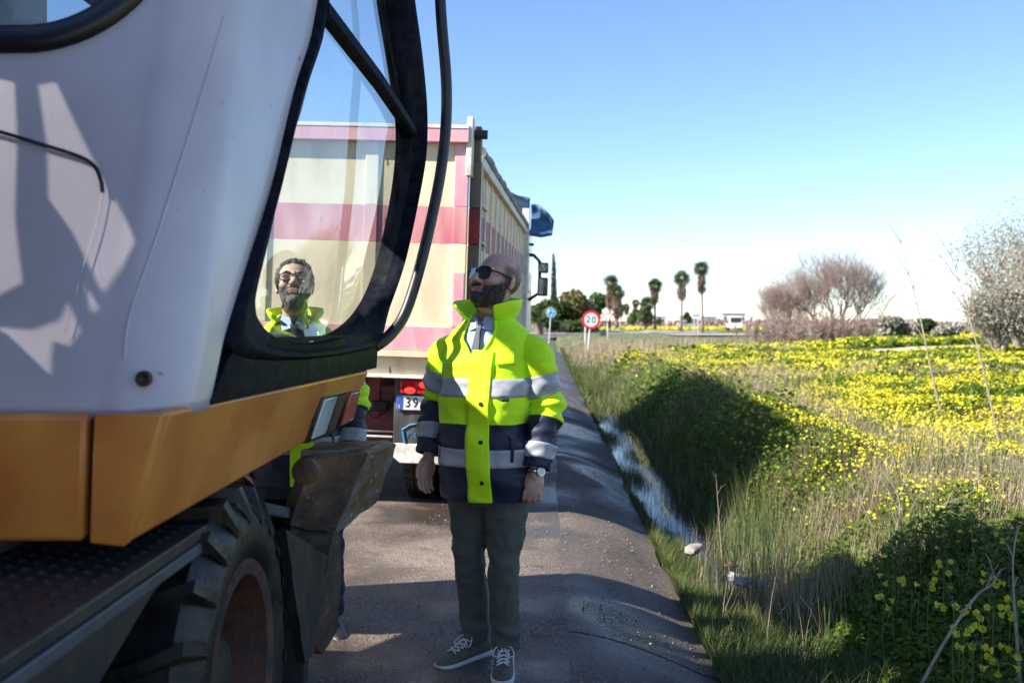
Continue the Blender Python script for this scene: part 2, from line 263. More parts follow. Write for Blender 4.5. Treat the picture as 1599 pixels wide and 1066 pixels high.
class G:
    def __init__(s): s.V = []; s.F = []; s.M = []
    def add(s, v, f, mi=0):
        o = len(s.V); s.V.extend([tuple(p) for p in v]); s.F.extend([tuple(i + o for i in q) for q in f]); s.M.extend([mi] * len(f)); return s
    def box(s, a, b, mi=0, mx=None):
        (x0, y0, z0), (x1, y1, z1) = a, b
        v = [Vector(p) for p in ((x0, y0, z0), (x1, y0, z0), (x1, y1, z0), (x0, y1, z0), (x0, y0, z1), (x1, y0, z1), (x1, y1, z1), (x0, y1, z1))]
        if mx is not None: v = [mx @ p for p in v]
        return s.add(v, [(0, 3, 2, 1), (4, 5, 6, 7), (0, 1, 5, 4), (1, 2, 6, 5), (2, 3, 7, 6), (3, 0, 4, 7)], mi)
    def prism(s, lo, hi, mi=0):
        """two matching outlines (lists of 3D points) joined into a solid"""
        n = len(lo); f = [tuple(range(n))[::-1], tuple(range(n, 2 * n))] + [(i, (i + 1) % n, n + (i + 1) % n, n + i) for i in range(n)]
        return s.add(list(lo) + list(hi), f, mi)
    def loft(s, rings, caps=True, mi=0, closed=True):
        n = len(rings[0]); v = [p for r in rings for p in r]; f = []
        for i in range(len(rings) - 1):
            for j in range(n if closed else n - 1):
                a = i * n + j; b = i * n + (j + 1) % n; f.append((a, b, b + n, a + n))
        if caps: f.append(tuple(range(n))[::-1]); f.append(tuple(range((len(rings) - 1) * n, len(rings) * n)))
        return s.add(v, f, mi)
    def tube(s, pts, r, n=10, mi=0, caps=True):
        pts = [Vector(p) for p in pts]; rr = r if isinstance(r, (list, tuple)) else [r] * len(pts); rings = []; up = None
        for i, p in enumerate(pts):
            t = (pts[min(i + 1, len(pts) - 1)] - pts[max(i - 1, 0)]).normalized()
            if up is None: up = t.orthogonal().normalized()
            up = (up - t * up.dot(t)).normalized(); sd = t.cross(up)
            rings.append([p + (up * math.cos(2 * math.pi * k / n) + sd * math.sin(2 * math.pi * k / n)) * rr[i] for k in range(n)])
        return s.loft(rings, caps, mi)
    def ell(s, c, r, mx=None, nu=16, nv=10, mi=0):
        c = Vector(c); r = r if isinstance(r, (list, tuple)) else (r, r, r); v = []; f = []
        for i in range(1, nv):
            a = math.pi * i / nv
            for j in range(nu):
                b = 2 * math.pi * j / nu; p = Vector((r[0] * math.sin(a) * math.cos(b), r[1] * math.sin(a) * math.sin(b), r[2] * math.cos(a)))
                v.append(c + (mx @ p if mx is not None else p))
        top = Vector((0, 0, r[2])); top = mx @ top if mx is not None else top
        v += [c + top, c - top]; T = len(v) - 2; B = T + 1
        for i in range(nv - 2):
            for j in range(nu): a = i * nu + j; b = i * nu + (j + 1) % nu; f.append((a, a + nu, b + nu, b))
        for j in range(nu): f.append((T, j, (j + 1) % nu)); f.append((B, (nv - 2) * nu + (j + 1) % nu, (nv - 2) * nu + j))
        return s.add(v, f, mi)
    def cap(s, a, b, r0, r1, n=12, mi=0):
        """tapered capsule"""
        a = Vector(a); b = Vector(b); t = (b - a).normalized(); up = t.orthogonal().normalized(); sd = t.cross(up); rings = []
        for p, r, sg in ((a, r0, -1), (b, r1, 1)):
            for q in ((85, 60, 30, 0) if sg < 0 else (0, 30, 60, 85)):
                rings.append([p + t * sg * r * math.sin(R(q)) + (up * math.cos(2 * math.pi * k / n) + sd * math.sin(2 * math.pi * k / n)) * r * math.cos(R(q)) for k in range(n)])
        return s.loft(rings, True, mi)
    def lathe(s, prof, axis='x', c=(0, 0, 0), n=40, mi=0, closed=True):
        """profile of (axial, radius) turned round an axis through c; closed profile makes a ring"""
        rings = []
        for k in range(n):
            a = 2 * math.pi * k / n; ca, sa = math.cos(a), math.sin(a)
            rings.append([Vector((p, r * ca, r * sa)) + Vector(c) if axis == 'x' else (Vector((r * ca, p, r * sa)) + Vector(c) if axis == 'y' else Vector((r * ca, r * sa, p)) + Vector(c)) for p, r in prof])
        m = len(prof); v = [p for r_ in rings for p in r_]; f = []
        for k in range(n):
            for j in range(m if closed else m - 1): f.append((k * m + j, k * m + (j + 1) % m, ((k + 1) % n) * m + (j + 1) % m, ((k + 1) % n) * m + j))
        return s.add(v, f, mi)
    def mesh(s, name):
        me = bpy.data.meshes.new(name); me.from_pydata(s.V, [], s.F); me.polygons.foreach_set('material_index', s.M); me.update(); return me
    def build(s, name, mats, parent=None, **k): return finish(s.mesh(name), name, mats, parent, **k)
def bx(name, a, b, m, parent=None, bevel=0.006, off=None, mx=None): return G().box(a, b, mx=mx).build(name, m, parent, bevel=bevel, off=off, smooth=True)
def np_mesh(name, V, F, m, tint=None, parent=None, smooth=False):
    V = np.asarray(V, np.float32); F = np.asarray(F, np.int32); me = bpy.data.meshes.new(name); k = F.shape[1]
    me.vertices.add(len(V)); me.vertices.foreach_set('co', V.ravel()); me.loops.add(F.size); me.loops.foreach_set('vertex_index', F.ravel())
    me.polygons.add(len(F)); me.polygons.foreach_set('loop_start', np.arange(0, F.size, k, dtype=np.int32)); me.polygons.foreach_set('loop_total', np.full(len(F), k, np.int32))
    if tint is not None:
        a = me.attributes.new('tint', 'FLOAT', 'POINT'); a.data.foreach_set('value', np.asarray(tint, np.float32))
    me.update(calc_edges=True); return finish(me, name, m, parent, smooth=smooth, angle=0)
def remesh(g, voxel, smooth_it=3, fac=0.5):
    """union of overlapping closed pieces into one continuous skin"""
    me = g.mesh('tmp'); o = bpy.data.objects.new('tmp', me); COL.objects.link(o)
    r = o.modifiers.new('r', 'REMESH'); r.mode = 'VOXEL'; r.voxel_size = voxel
    if smooth_it: q = o.modifiers.new('s', 'SMOOTH'); q.factor = fac; q.iterations = smooth_it
    dg = bpy.context.evaluated_depsgraph_get(); out = bpy.data.meshes.new_from_object(o.evaluated_get(dg)); bpy.data.objects.remove(o); bpy.data.meshes.remove(me); out.materials.clear(); return out
def text_mesh(name, body, size, m, parent, mx, depth=0.001, align='CENTER', xs=1.0):
    cu = bpy.data.curves.new(name, 'FONT'); cu.body = body; cu.size = size; cu.extrude = depth; cu.align_x = align; cu.align_y = 'CENTER'; cu.offset = 0.004 * size
    o = bpy.data.objects.new('tmp', cu); COL.objects.link(o); dg = bpy.context.evaluated_depsgraph_get(); me = bpy.data.meshes.new_from_object(o.evaluated_get(dg)); bpy.data.objects.remove(o)
    me.materials.clear(); me.transform(mx @ Matrix.Diagonal((xs, 1, 1, 1))); return finish(me, name, m, parent, smooth=False)
def PT(px, py, d): return Vector(((px - 799.5) / FPX * d, d, EYE - (py - 505) / FPX * d))   # survey: place seen at pixel, d metres ahead
def smoothstep(a, b, x): t = np.clip((x - a) / (b - a), 0, 1); return t * t * (3 - 2 * t)

# ------------------------------------------------------------------ terrain
def vnoise(x, y, s, seed=0):
    """cheap smooth noise"""
    x = np.asarray(x, float) / s + seed * 17.3; y = np.asarray(y, float) / s + seed * 9.1
    xi = np.floor(x).astype(np.int64); yi = np.floor(y).astype(np.int64); xf = x - xi; yf = y - yi
    def h(a, b): v = np.sin(a * 127.1 + b * 311.7 + seed * 74.7) * 43758.5453; return v - np.floor(v)
    xf = xf * xf * (3 - 2 * xf); yf = yf * yf * (3 - 2 * yf)
    return (h(xi, yi) * (1 - xf) + h(xi + 1, yi) * xf) * (1 - yf) + (h(xi, yi + 1) * (1 - xf) + h(xi + 1, yi + 1) * xf) * yf
def road_z(u):
    u = np.clip(np.asarray(u, float), -6.2, 0.8); t = np.clip((u - 0.1) / 0.7, 0, 1)
    return -0.03 * (np.minimum(u, 0.1) + 0.3) - 0.235 * t ** 1.5
def far_z(y): return 0.5 * smoothstep(50, 100, np.asarray(y, float))
def hgt(x, y):
    x = np.asarray(x, float); y = np.asarray(y, float); u = x - 0.035 * y
    z = road_z(u)
    deep = (0.35 + 0.65 * smoothstep(5.6, 6.6, y)) * (1 - smoothstep(24, 42, y))
    z = z - 0.13 * deep * smoothstep(0.8, 0.98, u)
    bank = 0.02 - 0.25 * smoothstep(30, 50, y) * 0
    z = z + (0.36 + 0.13 * deep) * smoothstep(1.45, 2.5, u)
    z = z + np.clip(0.03 * (u - 2.5), 0, 0.75) * (1 - smoothstep(42, 75, y))
    z = z * np.where(u > 0.8, 1 - smoothstep(60, 90, y), 1) + far_z(y)
    z = z + np.where(u > 1.6, (vnoise(x, y, 1.6, 3) - 0.5) * 0.12 * smoothstep(1.6, 2.5, u), 0)
    return z
ys = np.concatenate([np.arange(-6, 22, 0.28), np.arange(22, 60, 1.0), np.arange(60, 160, 4.0), np.array([170, 190, 220, 260, 320, 400, 520, 700, 1000, 1500, 2400, 4000.])])
us = np.concatenate([np.array([-3000, -1200, -500, -200, -100, -50, -25, -12, -8]), np.arange(-6.4, 4.2, 0.14), np.arange(4.2, 24, 0.6), np.arange(24, 60, 3), np.array([65, 80, 110, 160, 260, 500, 1000, 3000.])])
UU, YY = np.meshgrid(us, ys); XX = UU + 0.035 * YY; ZZ = hgt(XX, YY); ZZ = ZZ - np.where((UU < 0.76) & (YY < 110), 0.08, 0)
nx = len(us); idx = np.arange(len(ys) * nx).reshape(len(ys), nx); Fg = np.stack([idx[:-1, :-1], idx[:-1, 1:], idx[1:, 1:], idx[1:, :-1]], -1).reshape(-1, 4)
tag(np_mesh('ground', np.stack([XX, YY, ZZ], -1).reshape(-1, 3), Fg, 'field_soil', smooth=True), kind='structure')
# road: asphalt carriageway, then the rounded gutter made of cast slabs
ry = np.concatenate([np.arange(-5, 20, 0.5), np.arange(20, 99, 2.0)]); ru = np.array([-6.2, -5, -4, -3, -2, -1.2, -0.6, -0.2, 0.08, 0.16]); UU, YY = np.meshgrid(ru, ry)
seam = lambda y: 0.03 * np.array([mnoise.noise((0, float(q) * 0.5, 5)) for q in np.atleast_1d(y)])
UU[:, -2] += seam(ry)
flare = smoothstep(78, 98, YY) * np.where(UU > -1, 4.0, -4.0)
V = np.stack([UU + flare + 0.035 * YY, YY, road_z(UU) + far_z(YY) + 0.004 - np.where(UU > 0.13, 0.035, 0)], -1).reshape(-1, 3); idx = np.arange(len(ry) * len(ru)).reshape(len(ry), len(ru))
road = tag(np_mesh('road', V, np.stack([idx[:-1, :-1], idx[:-1, 1:], idx[1:, 1:], idx[1:, :-1]], -1).reshape(-1, 4), 'asphalt', smooth=True), kind='structure')
gutter = empty('gutter'); tag(gutter, kind='structure')
y0 = -2.2
while y0 < 58:
    ln = 2.35 + random.uniform(-0.1, 0.1); y1 = y0 + ln - 0.016; g = G(); nu_ = 11; rows = []
    sink = random.uniform(-0.008, 0.004); N = 7
    top = []
    for j in range(N):
        yy = y0 + (y1 - y0) * j / (N - 1); row = []
        for i in range(nu_):
            uu = 0.097 + (0.83 - 0.097) * i / (nu_ - 1); uu += (float(seam(yy)[0]) - .010 + .006 * mnoise.noise((0, yy * 7, 1)) if i == 0 else 0); uu += ((0.06 * mnoise.noise((0, yy * 1.3, 3)) + 0.03 * mnoise.noise((0, yy * 5, 9))) if i == nu_ - 1 else 0)
            e = 0.006 if (j in (0, N - 1) or i == 0) else 0
            row.append(Vector((uu + 0.035 * yy, yy, float(road_z(uu)) + 0.006 + sink - e + 0.004 * mnoise.noise((uu * 3, yy * 2, 0)))))
        top.append(row)
    vs = [p for r_ in top for p in r_]; fs = [(j * nu_ + i, j * nu_ + i + 1, (j + 1) * nu_ + i + 1, (j + 1) * nu_ + i) for j in range(N - 1) for i in range(nu_ - 1)]
    edge = [j for j in range(nu_)] + [j * nu_ + nu_ - 1 for j in range(1, N)] + [(N - 1) * nu_ + i for i in range(nu_ - 2, -1, -1)] + [j * nu_ for j in range(N - 2, 0, -1)]
    base = len(vs); vs += [vs[k] - Vector((0, 0, 0.12)) for k in edge]; ne = len(edge)
    fs += [(edge[(k + 1) % ne], edge[k], base + k, base + (k + 1) % ne) for k in range(ne)]
    g.add(vs, fs).build('slab', 'gutter_concrete', gutter, angle=45); y0 += ln
# ditch water
yy = np.arange(6.3, 34, 0.3); cu = 1.16 + 0.07 * np.sin(yy * 0.9) + 0.05 * np.sin(yy * 2.3)
hw = np.where(yy < 7, 0.20, 0.33 + 0.06 * np.sin(yy * 1.7)) * (1 - 0.5 * smoothstep(20, 34, yy))
V = np.stack([np.stack([cu - hw + 0.035 * yy, yy, 0 * yy - 0.318], -1), np.stack([cu + hw + 0.035 * yy, yy, 0 * yy - 0.318], -1)], 1).reshape(-1, 3); k = np.arange(len(yy) - 1) * 2
tag(np_mesh('ditch_water', V, np.stack([k, k + 1, k + 3, k + 2], -1), 'ditch_water', smooth=True), kind='structure')
# roundabout: ring road, island with kerb, arm leading right, sandy track in the field
RC = Vector((-2.5, 121)); RI = 16.0; RO = 27.0
def annulus(name, r0, r1, z, m, n=96, h=None):
    a = np.arange(n) * 2 * np.pi / n; V = []
    for r_ in (r0, r1): V.append(np.stack([RC.x + r_ * np.cos(a), RC.y + r_ * np.sin(a), np.full(n, z)], -1))
    V = np.concatenate(V); i = np.arange(n); j = (i + 1) % n; F = np.stack([i, i + n, j + n, j], -1)
    return np_mesh(name, V, F, m)
tag(annulus('ring_road', RI - 0.5, RO, 0.512, 'ring_asphalt'), kind='structure')
g = G(); g.lathe([(0.50, RI), (0.66, RI - 0.02), (0.66, RI - 0.22), (0.50, RI - 0.24)], 'z', (RC.x, RC.y, 0), 96); tag(g.build('island_kerb', 'kerb_stone'), kind='structure')
g = G(); n = 64; a = [2 * math.pi * k / n for k in range(n)]
g.loft([[Vector((RC.x + r_ * math.cos(t), RC.y + r_ * math.sin(t), z)) for t in a] for r_, z in ((RI - 0.25, 0.62), (RI - 5, 0.85), (2, 1.0))], True)
tag(g.build('island_mound', 'field_soil'), kind='structure')
V = [(14, 84, 0.508), (160, 84, 0.508), (160, 95, 0.508), (14, 97, 0.508)]; tag(np_mesh('road_arm', V, [[0, 1, 2, 3]], 'ring_asphalt'), kind='structure')
V = [(-200, 205, 0.51), (400, 205, 0.51), (400, 222, 0.51), (-200, 222, 0.51)]; tag(np_mesh('highway', V, [[0, 1, 2, 3]], 'ring_asphalt'), kind='structure')
t = np.linspace(0, 1, 30); pc = np.stack([13.0 + 11 * t, 37.5 + 3.5 * t], -1); V = []
for off_ in (-1.5, -0.5, 0.5, 1.5):
    X = pc[:, 0] + 0 * off_; Y = pc[:, 1] + off_ * (0.9 + 0.2 * np.sin(t * 9)); V.append(np.stack([X, Y, hgt(X, Y) + 0.05], -1))
V = np.concatenate(V); i = np.arange(29); F = np.concatenate([np.stack([b * 30 + i, b * 30 + i + 1, (b + 1) * 30 + i + 1, (b + 1) * 30 + i], -1) for b in range(3)])
tag(np_mesh('sand_path', V, F, 'sand', smooth=True), kind='structure')
#@@VEHICLES
# ------------------------------------------------------------------ wheeled excavator
EO = (-1.3, 2.6, 0.0)
exc = empty('wheeled_excavator', EO, label='white and orange wheeled excavator with black framed cab window, seen close up at left', cat='excavator')
def side_x(y, z):
    bz = float(np.interp(z, [1.3, 1.40, 1.55, 1.76, 2.08, 2.29, 2.83, 3.1], [0, 0, 0.03, 0.075, 0.115, 0.128, 0.10, 0.08]))
    t = min(max((y - 2.3) / 2.3, 0), 1.1)
    return -0.70 + 0.0636 * (y - 2.05) + bz * t ** 1.5
def on_side(px, py):
    """where the sight line through a surveyed point meets the cab's side skin"""
    lo, hi = 1.6, 7.0
    f = lambda y: (px - 799.5) / FPX * y - side_x(y, EYE - (py - 505) / FPX * y)
    for _ in range(50):
        m_ = (lo + hi) / 2
        if f(m_) > 0: lo = m_
        else: hi = m_
    return PT(px, py, lo)
def on_side_dbg(px, py):
    p = on_side(px, py); return tuple(round(c, 3) for c in p)
def dense(pts, n=6):
    """Catmull-Rom through surveyed points"""
    pts = [Vector(p) for p in pts]; out = []
    for i in range(len(pts) - 1):
        p0 = pts[max(i - 1, 0)]; p1 = pts[i]; p2 = pts[i + 1]; p3 = pts[min(i + 2, len(pts) - 1)]
        for k in range(n):
            t = k / n; out.append(0.5 * ((2 * p1) + (p2 - p0) * t + (2 * p0 - 5 * p1 + 4 * p2 - p3) * t * t + (3 * p1 - p0 - 3 * p2 + p3) * t ** 3))
    out.append(pts[-1]); return out
# white rear corner of the cab: leaning rear wall, rounded corner, side wall up to the window frame
YW = ([1.28, 1.305, 1.44, 1.875, 2.10, 2.48, 3.06], [2.255, 2.27, 2.35, 2.73, 2.95, 3.20, 3.47])
def wall_row(z, ext=0.0):
    yc = 2.06 + 0.30 * (z - 1.3); rad = 0.16; xs = side_x(yc + rad, z); row = []
    for x in np.linspace(-1.66, xs - rad, 46): row.append(Vector((x, yc + 0.012 * math.sin((x + 2.25) * 1.6), z)))
    for k in range(1, 9):
        a = R(90 * k / 8); row.append(Vector((xs - rad + rad * math.sin(a), yc + rad - rad * math.cos(a), z)))
    yw = float(np.interp(z, *YW)) + ext
    for k in range(1, 13):
        y = yc + rad + (yw - yc - rad) * k / 12; row.append(Vector((side_x(y, z), y, z)))
    return row
RWC, RWR = (-1.20, 2.52), (0.36, 0.38)          # rear window centre (x, z) and half sizes
def in_rw(p, grow=0.0):
    dx = max(abs(p.x - RWC[0]) - (RWR[0] - 0.30), 0); dz = max(abs(p.z - RWC[1]) - (RWR[1] - 0.30), 0)
    return math.hypot(dx, dz) < 0.30 + grow
zs = np.linspace(1.285, 3.06, 64); rows = [wall_row(z) for z in zs]; n = len(rows[0]); v = [p for r_ in rows for p in r_]; f = []
for i in range(len(zs) - 1):
    for j in range(n - 1):
        q = (i * n + j, i * n + j + 1, (i + 1) * n + j + 1, (i + 1) * n + j); c = sum((v[k] for k in q), Vector()) / 4
        if c.y < 2.06 + 0.3 * (c.z - 1.3) + 0.03 and in_rw(c, -0.02): continue
        f.append(q)
o = G().add(v, f).build('cab_panel', 'white_paint', exc, off=EO, angle=60); sd = o.modifiers.new('solid', 'SOLIDIFY'); sd.thickness = 0.04; sd.offset = -1
def rw_ring(grow, dy):
    out = []
    for k in range(64):
        a = 2 * math.pi * k / 64; ca, sa = math.cos(a), math.sin(a); rr = 0.30 + grow
        x = RWC[0] + math.copysign(RWR[0] - 0.30, ca) * (1 if abs(ca) > 0.02 else 0) + rr * ca; z = RWC[1] + math.copysign(RWR[1] - 0.30, sa) + rr * sa
        yc = 2.06 + 0.30 * (z - 1.3) + 0.012 * math.sin((x + 2.25) * 1.6); out.append(Vector((x, yc + dy, z)))
    return out
rl = [rw_ring(0.035, 0.004), rw_ring(0.030, -0.016), rw_ring(0.0, -0.024), rw_ring(-0.035, -0.014), rw_ring(-0.045, 0.02), rw_ring(-0.01, 0.03)]
g = G(); g.loft(rl + [rl[0]], False); rwf = g.build('rear_window', 'rubber_seal', exc, off=EO, angle=0)
ring = rw_ring(-0.03, 0.008); G().add(ring, [tuple(range(len(ring)))]).build('pane', 'cab_glass_rear', rwf)
# seams, hatch line, bolt hole on the white wall
def rear_pt(px, py, lift=0.0):
    d = 2.1
    for _ in range(12):
        z = EYE - (py - 505) / FPX * d; d = 2.06 + 0.30 * (z - 1.3)
    p = PT(px, py, d - lift); return p
hp = [rear_pt(*q, 0.001) for q in ((-60, 190), (0, 206), (60, 224), (120, 243), (146, 258), (157, 280), (160, 300))]
G().tube(dense(hp, 5), 0.0045, 6).build('hatch_seam', 'rubber_seal', exc, off=EO)
hp = [rear_pt(*q, -0.0005) for q in ((160, 300), (150, 350), (132, 410), (112, 480), (100, 520))]
G().tube(dense(hp, 5), 0.0010, 6).build('hatch_edge', 'white_paint', exc, off=EO)
sp = []
for px, py in ((350, 10), (318, 130), (280, 250), (240, 375), (205, 490), (188, 560)):
    p = rear_pt(px, py); xs = side_x(p.y + 0.16, p.z)
    if p.x > xs - 0.16:                     # round the corner
        row = wall_row(p.z); p = min(row[44:], key=lambda q: abs(799.5 + q.x / q.y * FPX - px)).copy()
    sp.append(p)
G().tube(dense(sp, 6), 0.0035, 8).build('panel_seam', 'white_paint', exc, off=EO)
p = rear_pt(225, 591, 0.0); G().lathe([(-0.006, 0.017), (-0.010, 0.014), (-0.006, 0.009), (0.004, 0.009), (0.004, 0.017)], 'y', p, 20).build('hole_rim', 'rusty_rim', exc, off=EO)
G().lathe([(-0.004, 0.0095), (-0.003, 0.0005)], 'y', p, 16, closed=False).build('bolt_hole', 'rubber_seal', exc, off=EO)
# side window: black frame round a curved pane with a sash bar
inner_px = [(498, 60), (470, 145), (434, 280), (410, 385), (395, 450), (394, 475), (400, 496), (416, 517), (442, 531), (480, 535), (520, 527), (552, 508), (576, 480), (595, 440), (611, 385), (626, 310), (634, 240), (633, 180), (622, 105), (608, 20), (600, -30), (585, -60), (560, -110), (545, -150), (528, -120), (512, -20)]
outer_px = [(486, 55), (459, 142), (424, 290), (390, 400), (366, 475), (354, 520), (356, 545), (385, 560), (440, 563), (490, 560), (545, 552), (588, 538), (606, 480), (632, 401), (654, 298), (664, 235), (664.5, 165), (657, 84), (645.5, 0), (640, -50), (634, -80), (610, -110), (575, -160), (530, -215), (514, -150), (498, -10)]
op_ = [on_side(*q) for q in outer_px]; ip = []
for i, q in enumerate(inner_px):      # the front post is a narrow pillar: its inner edge lies behind the outer one, towards the cab
    k_ = {11: .5, 12: .8, 21: .6}.get(i, 1.0 if 13 <= i <= 20 else 0.0); p_ = on_side(*q); ip.append(PT(q[0], q[1], p_.y * (1 - k_) + (op_[i].y - 0.08) * k_))
def closed_dense(p, n=5):
    p = p[-2:] + p + p[:3]; d = dense(p, n); return d[2 * n:-3 * n + 0][:len(p) * n - 5 * n]
ipd = closed_dense(ip); opd = closed_dense(op_); N = len(ipd)
def shift(ps, dx, k=0.0): return [Vector((p.x + dx, p.y, p.z)) for p in ps]
mid = [a.lerp(b, 0.45) for a, b in zip(ipd, opd)]; mid2 = [a.lerp(b, 0.8) for a, b in zip(ipd, opd)]
rings = [shift(ipd, -0.05), shift(ipd, 0.004), shift([a.lerp(b, 0.12) for a, b in zip(ipd, opd)], 0.016), shift(mid, 0.012), shift([a.lerp(b, 0.6) for a, b in zip(ipd, opd)], 0.024), shift(mid2, 0.024), shift(opd, 0.008), shift(opd, -0.06)]
g = G(); g.loft(rings + [rings[0]], False); wf = g.build('window_frame', 'black_paint', exc, off=EO, angle=50)
# pane as a grid that follows the curved side
def span(z):
    c = []
    for a, b in zip(ipd, ipd[1:] + ipd[:1]):
        if (a.z - z) * (b.z - z) < 0: c.append(a.lerp(b, (z - a.z) / (b.z - a.z)))
    return (min(c, key=lambda p: p.y), max(c, key=lambda p: p.y)) if len(c) > 1 else None
zlo = min(p.z for p in ipd); zhi = max(p.z for p in ipd); rws = []
for z in np.linspace(zlo + 0.002, zhi - 0.002, 40):
    s_ = span(z)
    if s_: rws.append([s_[0].lerp(s_[1], t) + Vector((0.018 * math.sin(math.pi * t) - 0.012, 0, 0)) for t in np.linspace(-0.005, 1.005, 24)])
G().loft(rws, False, closed=False).build('pane', 'cab_glass', wf)
a = on_side(504, 12); b = PT(644, 205, ip[17].y + 0.02)
G().loft([[p + Vector(q) for q in ((0.012, 0, 0.03), (0.02, 0, 0.012), (0.02, 0, -0.018), (0.008, 0, -0.03), (-0.02, 0, -0.03), (-0.02, 0, 0.03))] for p in (a, a.lerp(b, 0.5) + Vector((0.012, 0, 0)), b)]).build('sash_bar', 'black_paint', wf, angle=30)
# black panel below the window
lp = [on_side(q, 0) for q in ()]
rws = []
for y in np.linspace(2.262, 4.13, 20):
    x = side_x(y, 1.33); zt = 1.44 if y > 2.42 else 1.305 + (y - 2.262) * 0.85
    rws.append([Vector((x - 0.05, y, 1.296)), Vector((x + 0.006, y, 1.296)), Vector((x + 0.010, y, min(1.36, zt - 0.004))), Vector((side_x(y, zt) + 0.004, y, zt)), Vector((side_x(y, zt) - 0.06, y, zt))])
G().loft(rws, True).build('lower_panel', 'black_paint', exc, off=EO, angle=30)
hr = [PT(*q) for q in ((668, -150, 4.35), (684, -40, 4.35), (690, 40, 4.35), (697, 130, 4.35), (696, 200, 4.35), (688, 270, 4.33), (672, 350, 4.3), (652, 430, 4.26), (632, 490, 4.22), (610, 522, 4.18), (586, 541, 4.14))]
G().tube(dense(hr, 6), 0.0245, 14).build('handrail', 'handrail_black', exc, off=EO)
# roof, floor, far posts, windscreen, seat
xf, yf = side_x(4.5, 3.0), 4.5
g = G(); g.prism([Vector(p) for p in ((-1.68, 2.55, 3.05), (-0.66, 2.55, 3.05), (xf + 0.02, yf + 0.05, 3.05), (-1.66, yf + 0.05, 3.05))], [Vector(p) for p in ((-1.64, 2.6, 3.17), (-0.70, 2.6, 3.17), (xf - 0.03, yf, 3.17), (-1.62, yf, 3.17))]); g.build('roof', 'white_paint', exc, off=EO, bevel=0.02)
bx('floor', (-1.66, 2.12, 1.2), (-0.74, 4.08, 1.28), 'dark_steel', exc, off=EO)
for (x, y) in ((-1.63, 2.62), (-1.63, 4.3)): G().tube([(x, y - 0.2, 1.3), (x, y, 2.2), (x, y + 0.05, 3.06)], 0.045, 8).build('corner_post', 'black_paint', exc, off=EO)
bx('shade_header', (-1.68, 2.55, 2.74), (-1.62, 4.45, 3.049), 'black_paint', exc, 0.01, EO)  # added header that keeps the sun off the standing person's head
bx('left_shade_panel', (-1.68, 2.5, 2.365), (-1.63, 3.5, 2.735), 'white_paint', exc, 0.01, EO)  # added panel blocking sun that would cross the cab to the bank
bx('left_wall', (-1.68, 2.3, 1.28), (-1.63, 4.1, 2.36), 'white_paint', exc, off=EO)  # unseen wall, raised to block sun from the ground at right
fr = [Vector((float(p.x), float(p.y), float(p.z))) for p in opd if p.y > 4.0 and p.z > 1.38]
zz = np.linspace(1.42, 3.04, 16); fr = sorted(fr, key=lambda p: p.z); fx = np.interp(zz, [p.z for p in fr], [p.x - 0.05 for p in fr]); fy = np.interp(zz, [p.z for p in fr], [p.y - 0.02 for p in fr])
G().loft([[Vector((fx[k], fy[k], zz[k])), Vector((-1.1, fy[k] + 0.05, zz[k])), Vector((-1.62, fy[k], zz[k]))] for k in range(16)], False, closed=False).build('windscreen', 'cab_glass', exc, off=EO, angle=0)
st = bx('seat', (-1.5, 2.75, 1.6), (-1.05, 3.25, 1.72), 'seat_fabric', exc, 0.04, EO); bx('backrest', (-1.5, 2.62, 1.72), (-1.05, 2.76, 2.25), 'seat_fabric', st, 0.05); bx('seat_base', (-1.38, 2.85, 1.28), (-1.18, 3.15, 1.6), 'dark_steel', st, 0.02)
# orange skirt: three panels with a gap between the first two
def skirt(x0, y0_, x1, y1_, zb0, zb1, lean, name):
    a = [Vector((x0, y0_, 1.292)), Vector((x1, y1_, 1.288)), Vector((x1 - lean[0] * (1 if abs(x1 - x0) < 0.5 else 0), y1_ + lean[1], zb1)), Vector((x0 - lean[0] * (1 if abs(x1 - x0) < 0.5 else 0), y0_ + lean[1], zb0))]
    return a
def slab_from(name, a, thick, m, bevel=0.012):
    nrm = (a[1] - a[0]).cross(a[3] - a[0]).normalized(); return G().prism([p + nrm * 0 for p in a], [p + nrm * thick for p in a]).build(name, m, exc, off=EO, bevel=bevel)
sk1 = [Vector((-2.55, 2.045, 1.30)), Vector((-0.856, 2.045, 1.298)), Vector((-0.868, 2.05, 1.040)), Vector((-2.55, 2.05, 1.04))]
slab_from('skirt_panel', sk1, -0.04, 'orange_paint')
sk2 = [Vector((-0.843, 2.043, 1.298)), Vector((-0.702, 2.046, 1.300)), Vector((-0.786, 2.055, 1.028)), Vector((-0.856, 2.05, 1.037))]
slab_from('skirt_corner', sk2, -0.04, 'orange_paint', 0.006)
sk3 = [Vector((-0.702, 2.047, 1.301)), Vector((-0.576, 4.02, 1.292)), Vector((-0.592, 3.99, 1.235)), Vector((-0.650, 3.88, 1.115)), Vector((-0.672, 3.80, 1.095)), Vector((-0.786, 2.056, 1.028))]
nrm = Vector((1, -0.0636, -0.3)).normalized()
G().prism(sk3, [p - Vector((0.045, 0, 0)) for p in sk3]).build('skirt_side', 'orange_paint', exc, off=EO, bevel=0.012)
bx('deck_underside', (-2.5, 2.1, 1.1), (-0.83, 3.95, 1.2), 'dark_steel', exc, off=EO)
def on_skirt(px, py, lift):
    lo, hi = 1.8, 6.0
    def sx(y, z): return -0.702 + 0.0636 * (y - 2.047) - (1.30 - z) * 0.31 + lift
    for _ in range(50):
        m_ = (lo + hi) / 2
        if (px - 799.5) / FPX * m_ - sx(m_, EYE - (py - 505) / FPX * m_) > 0: lo = m_
        else: hi = m_
    return PT(px, py, lo)
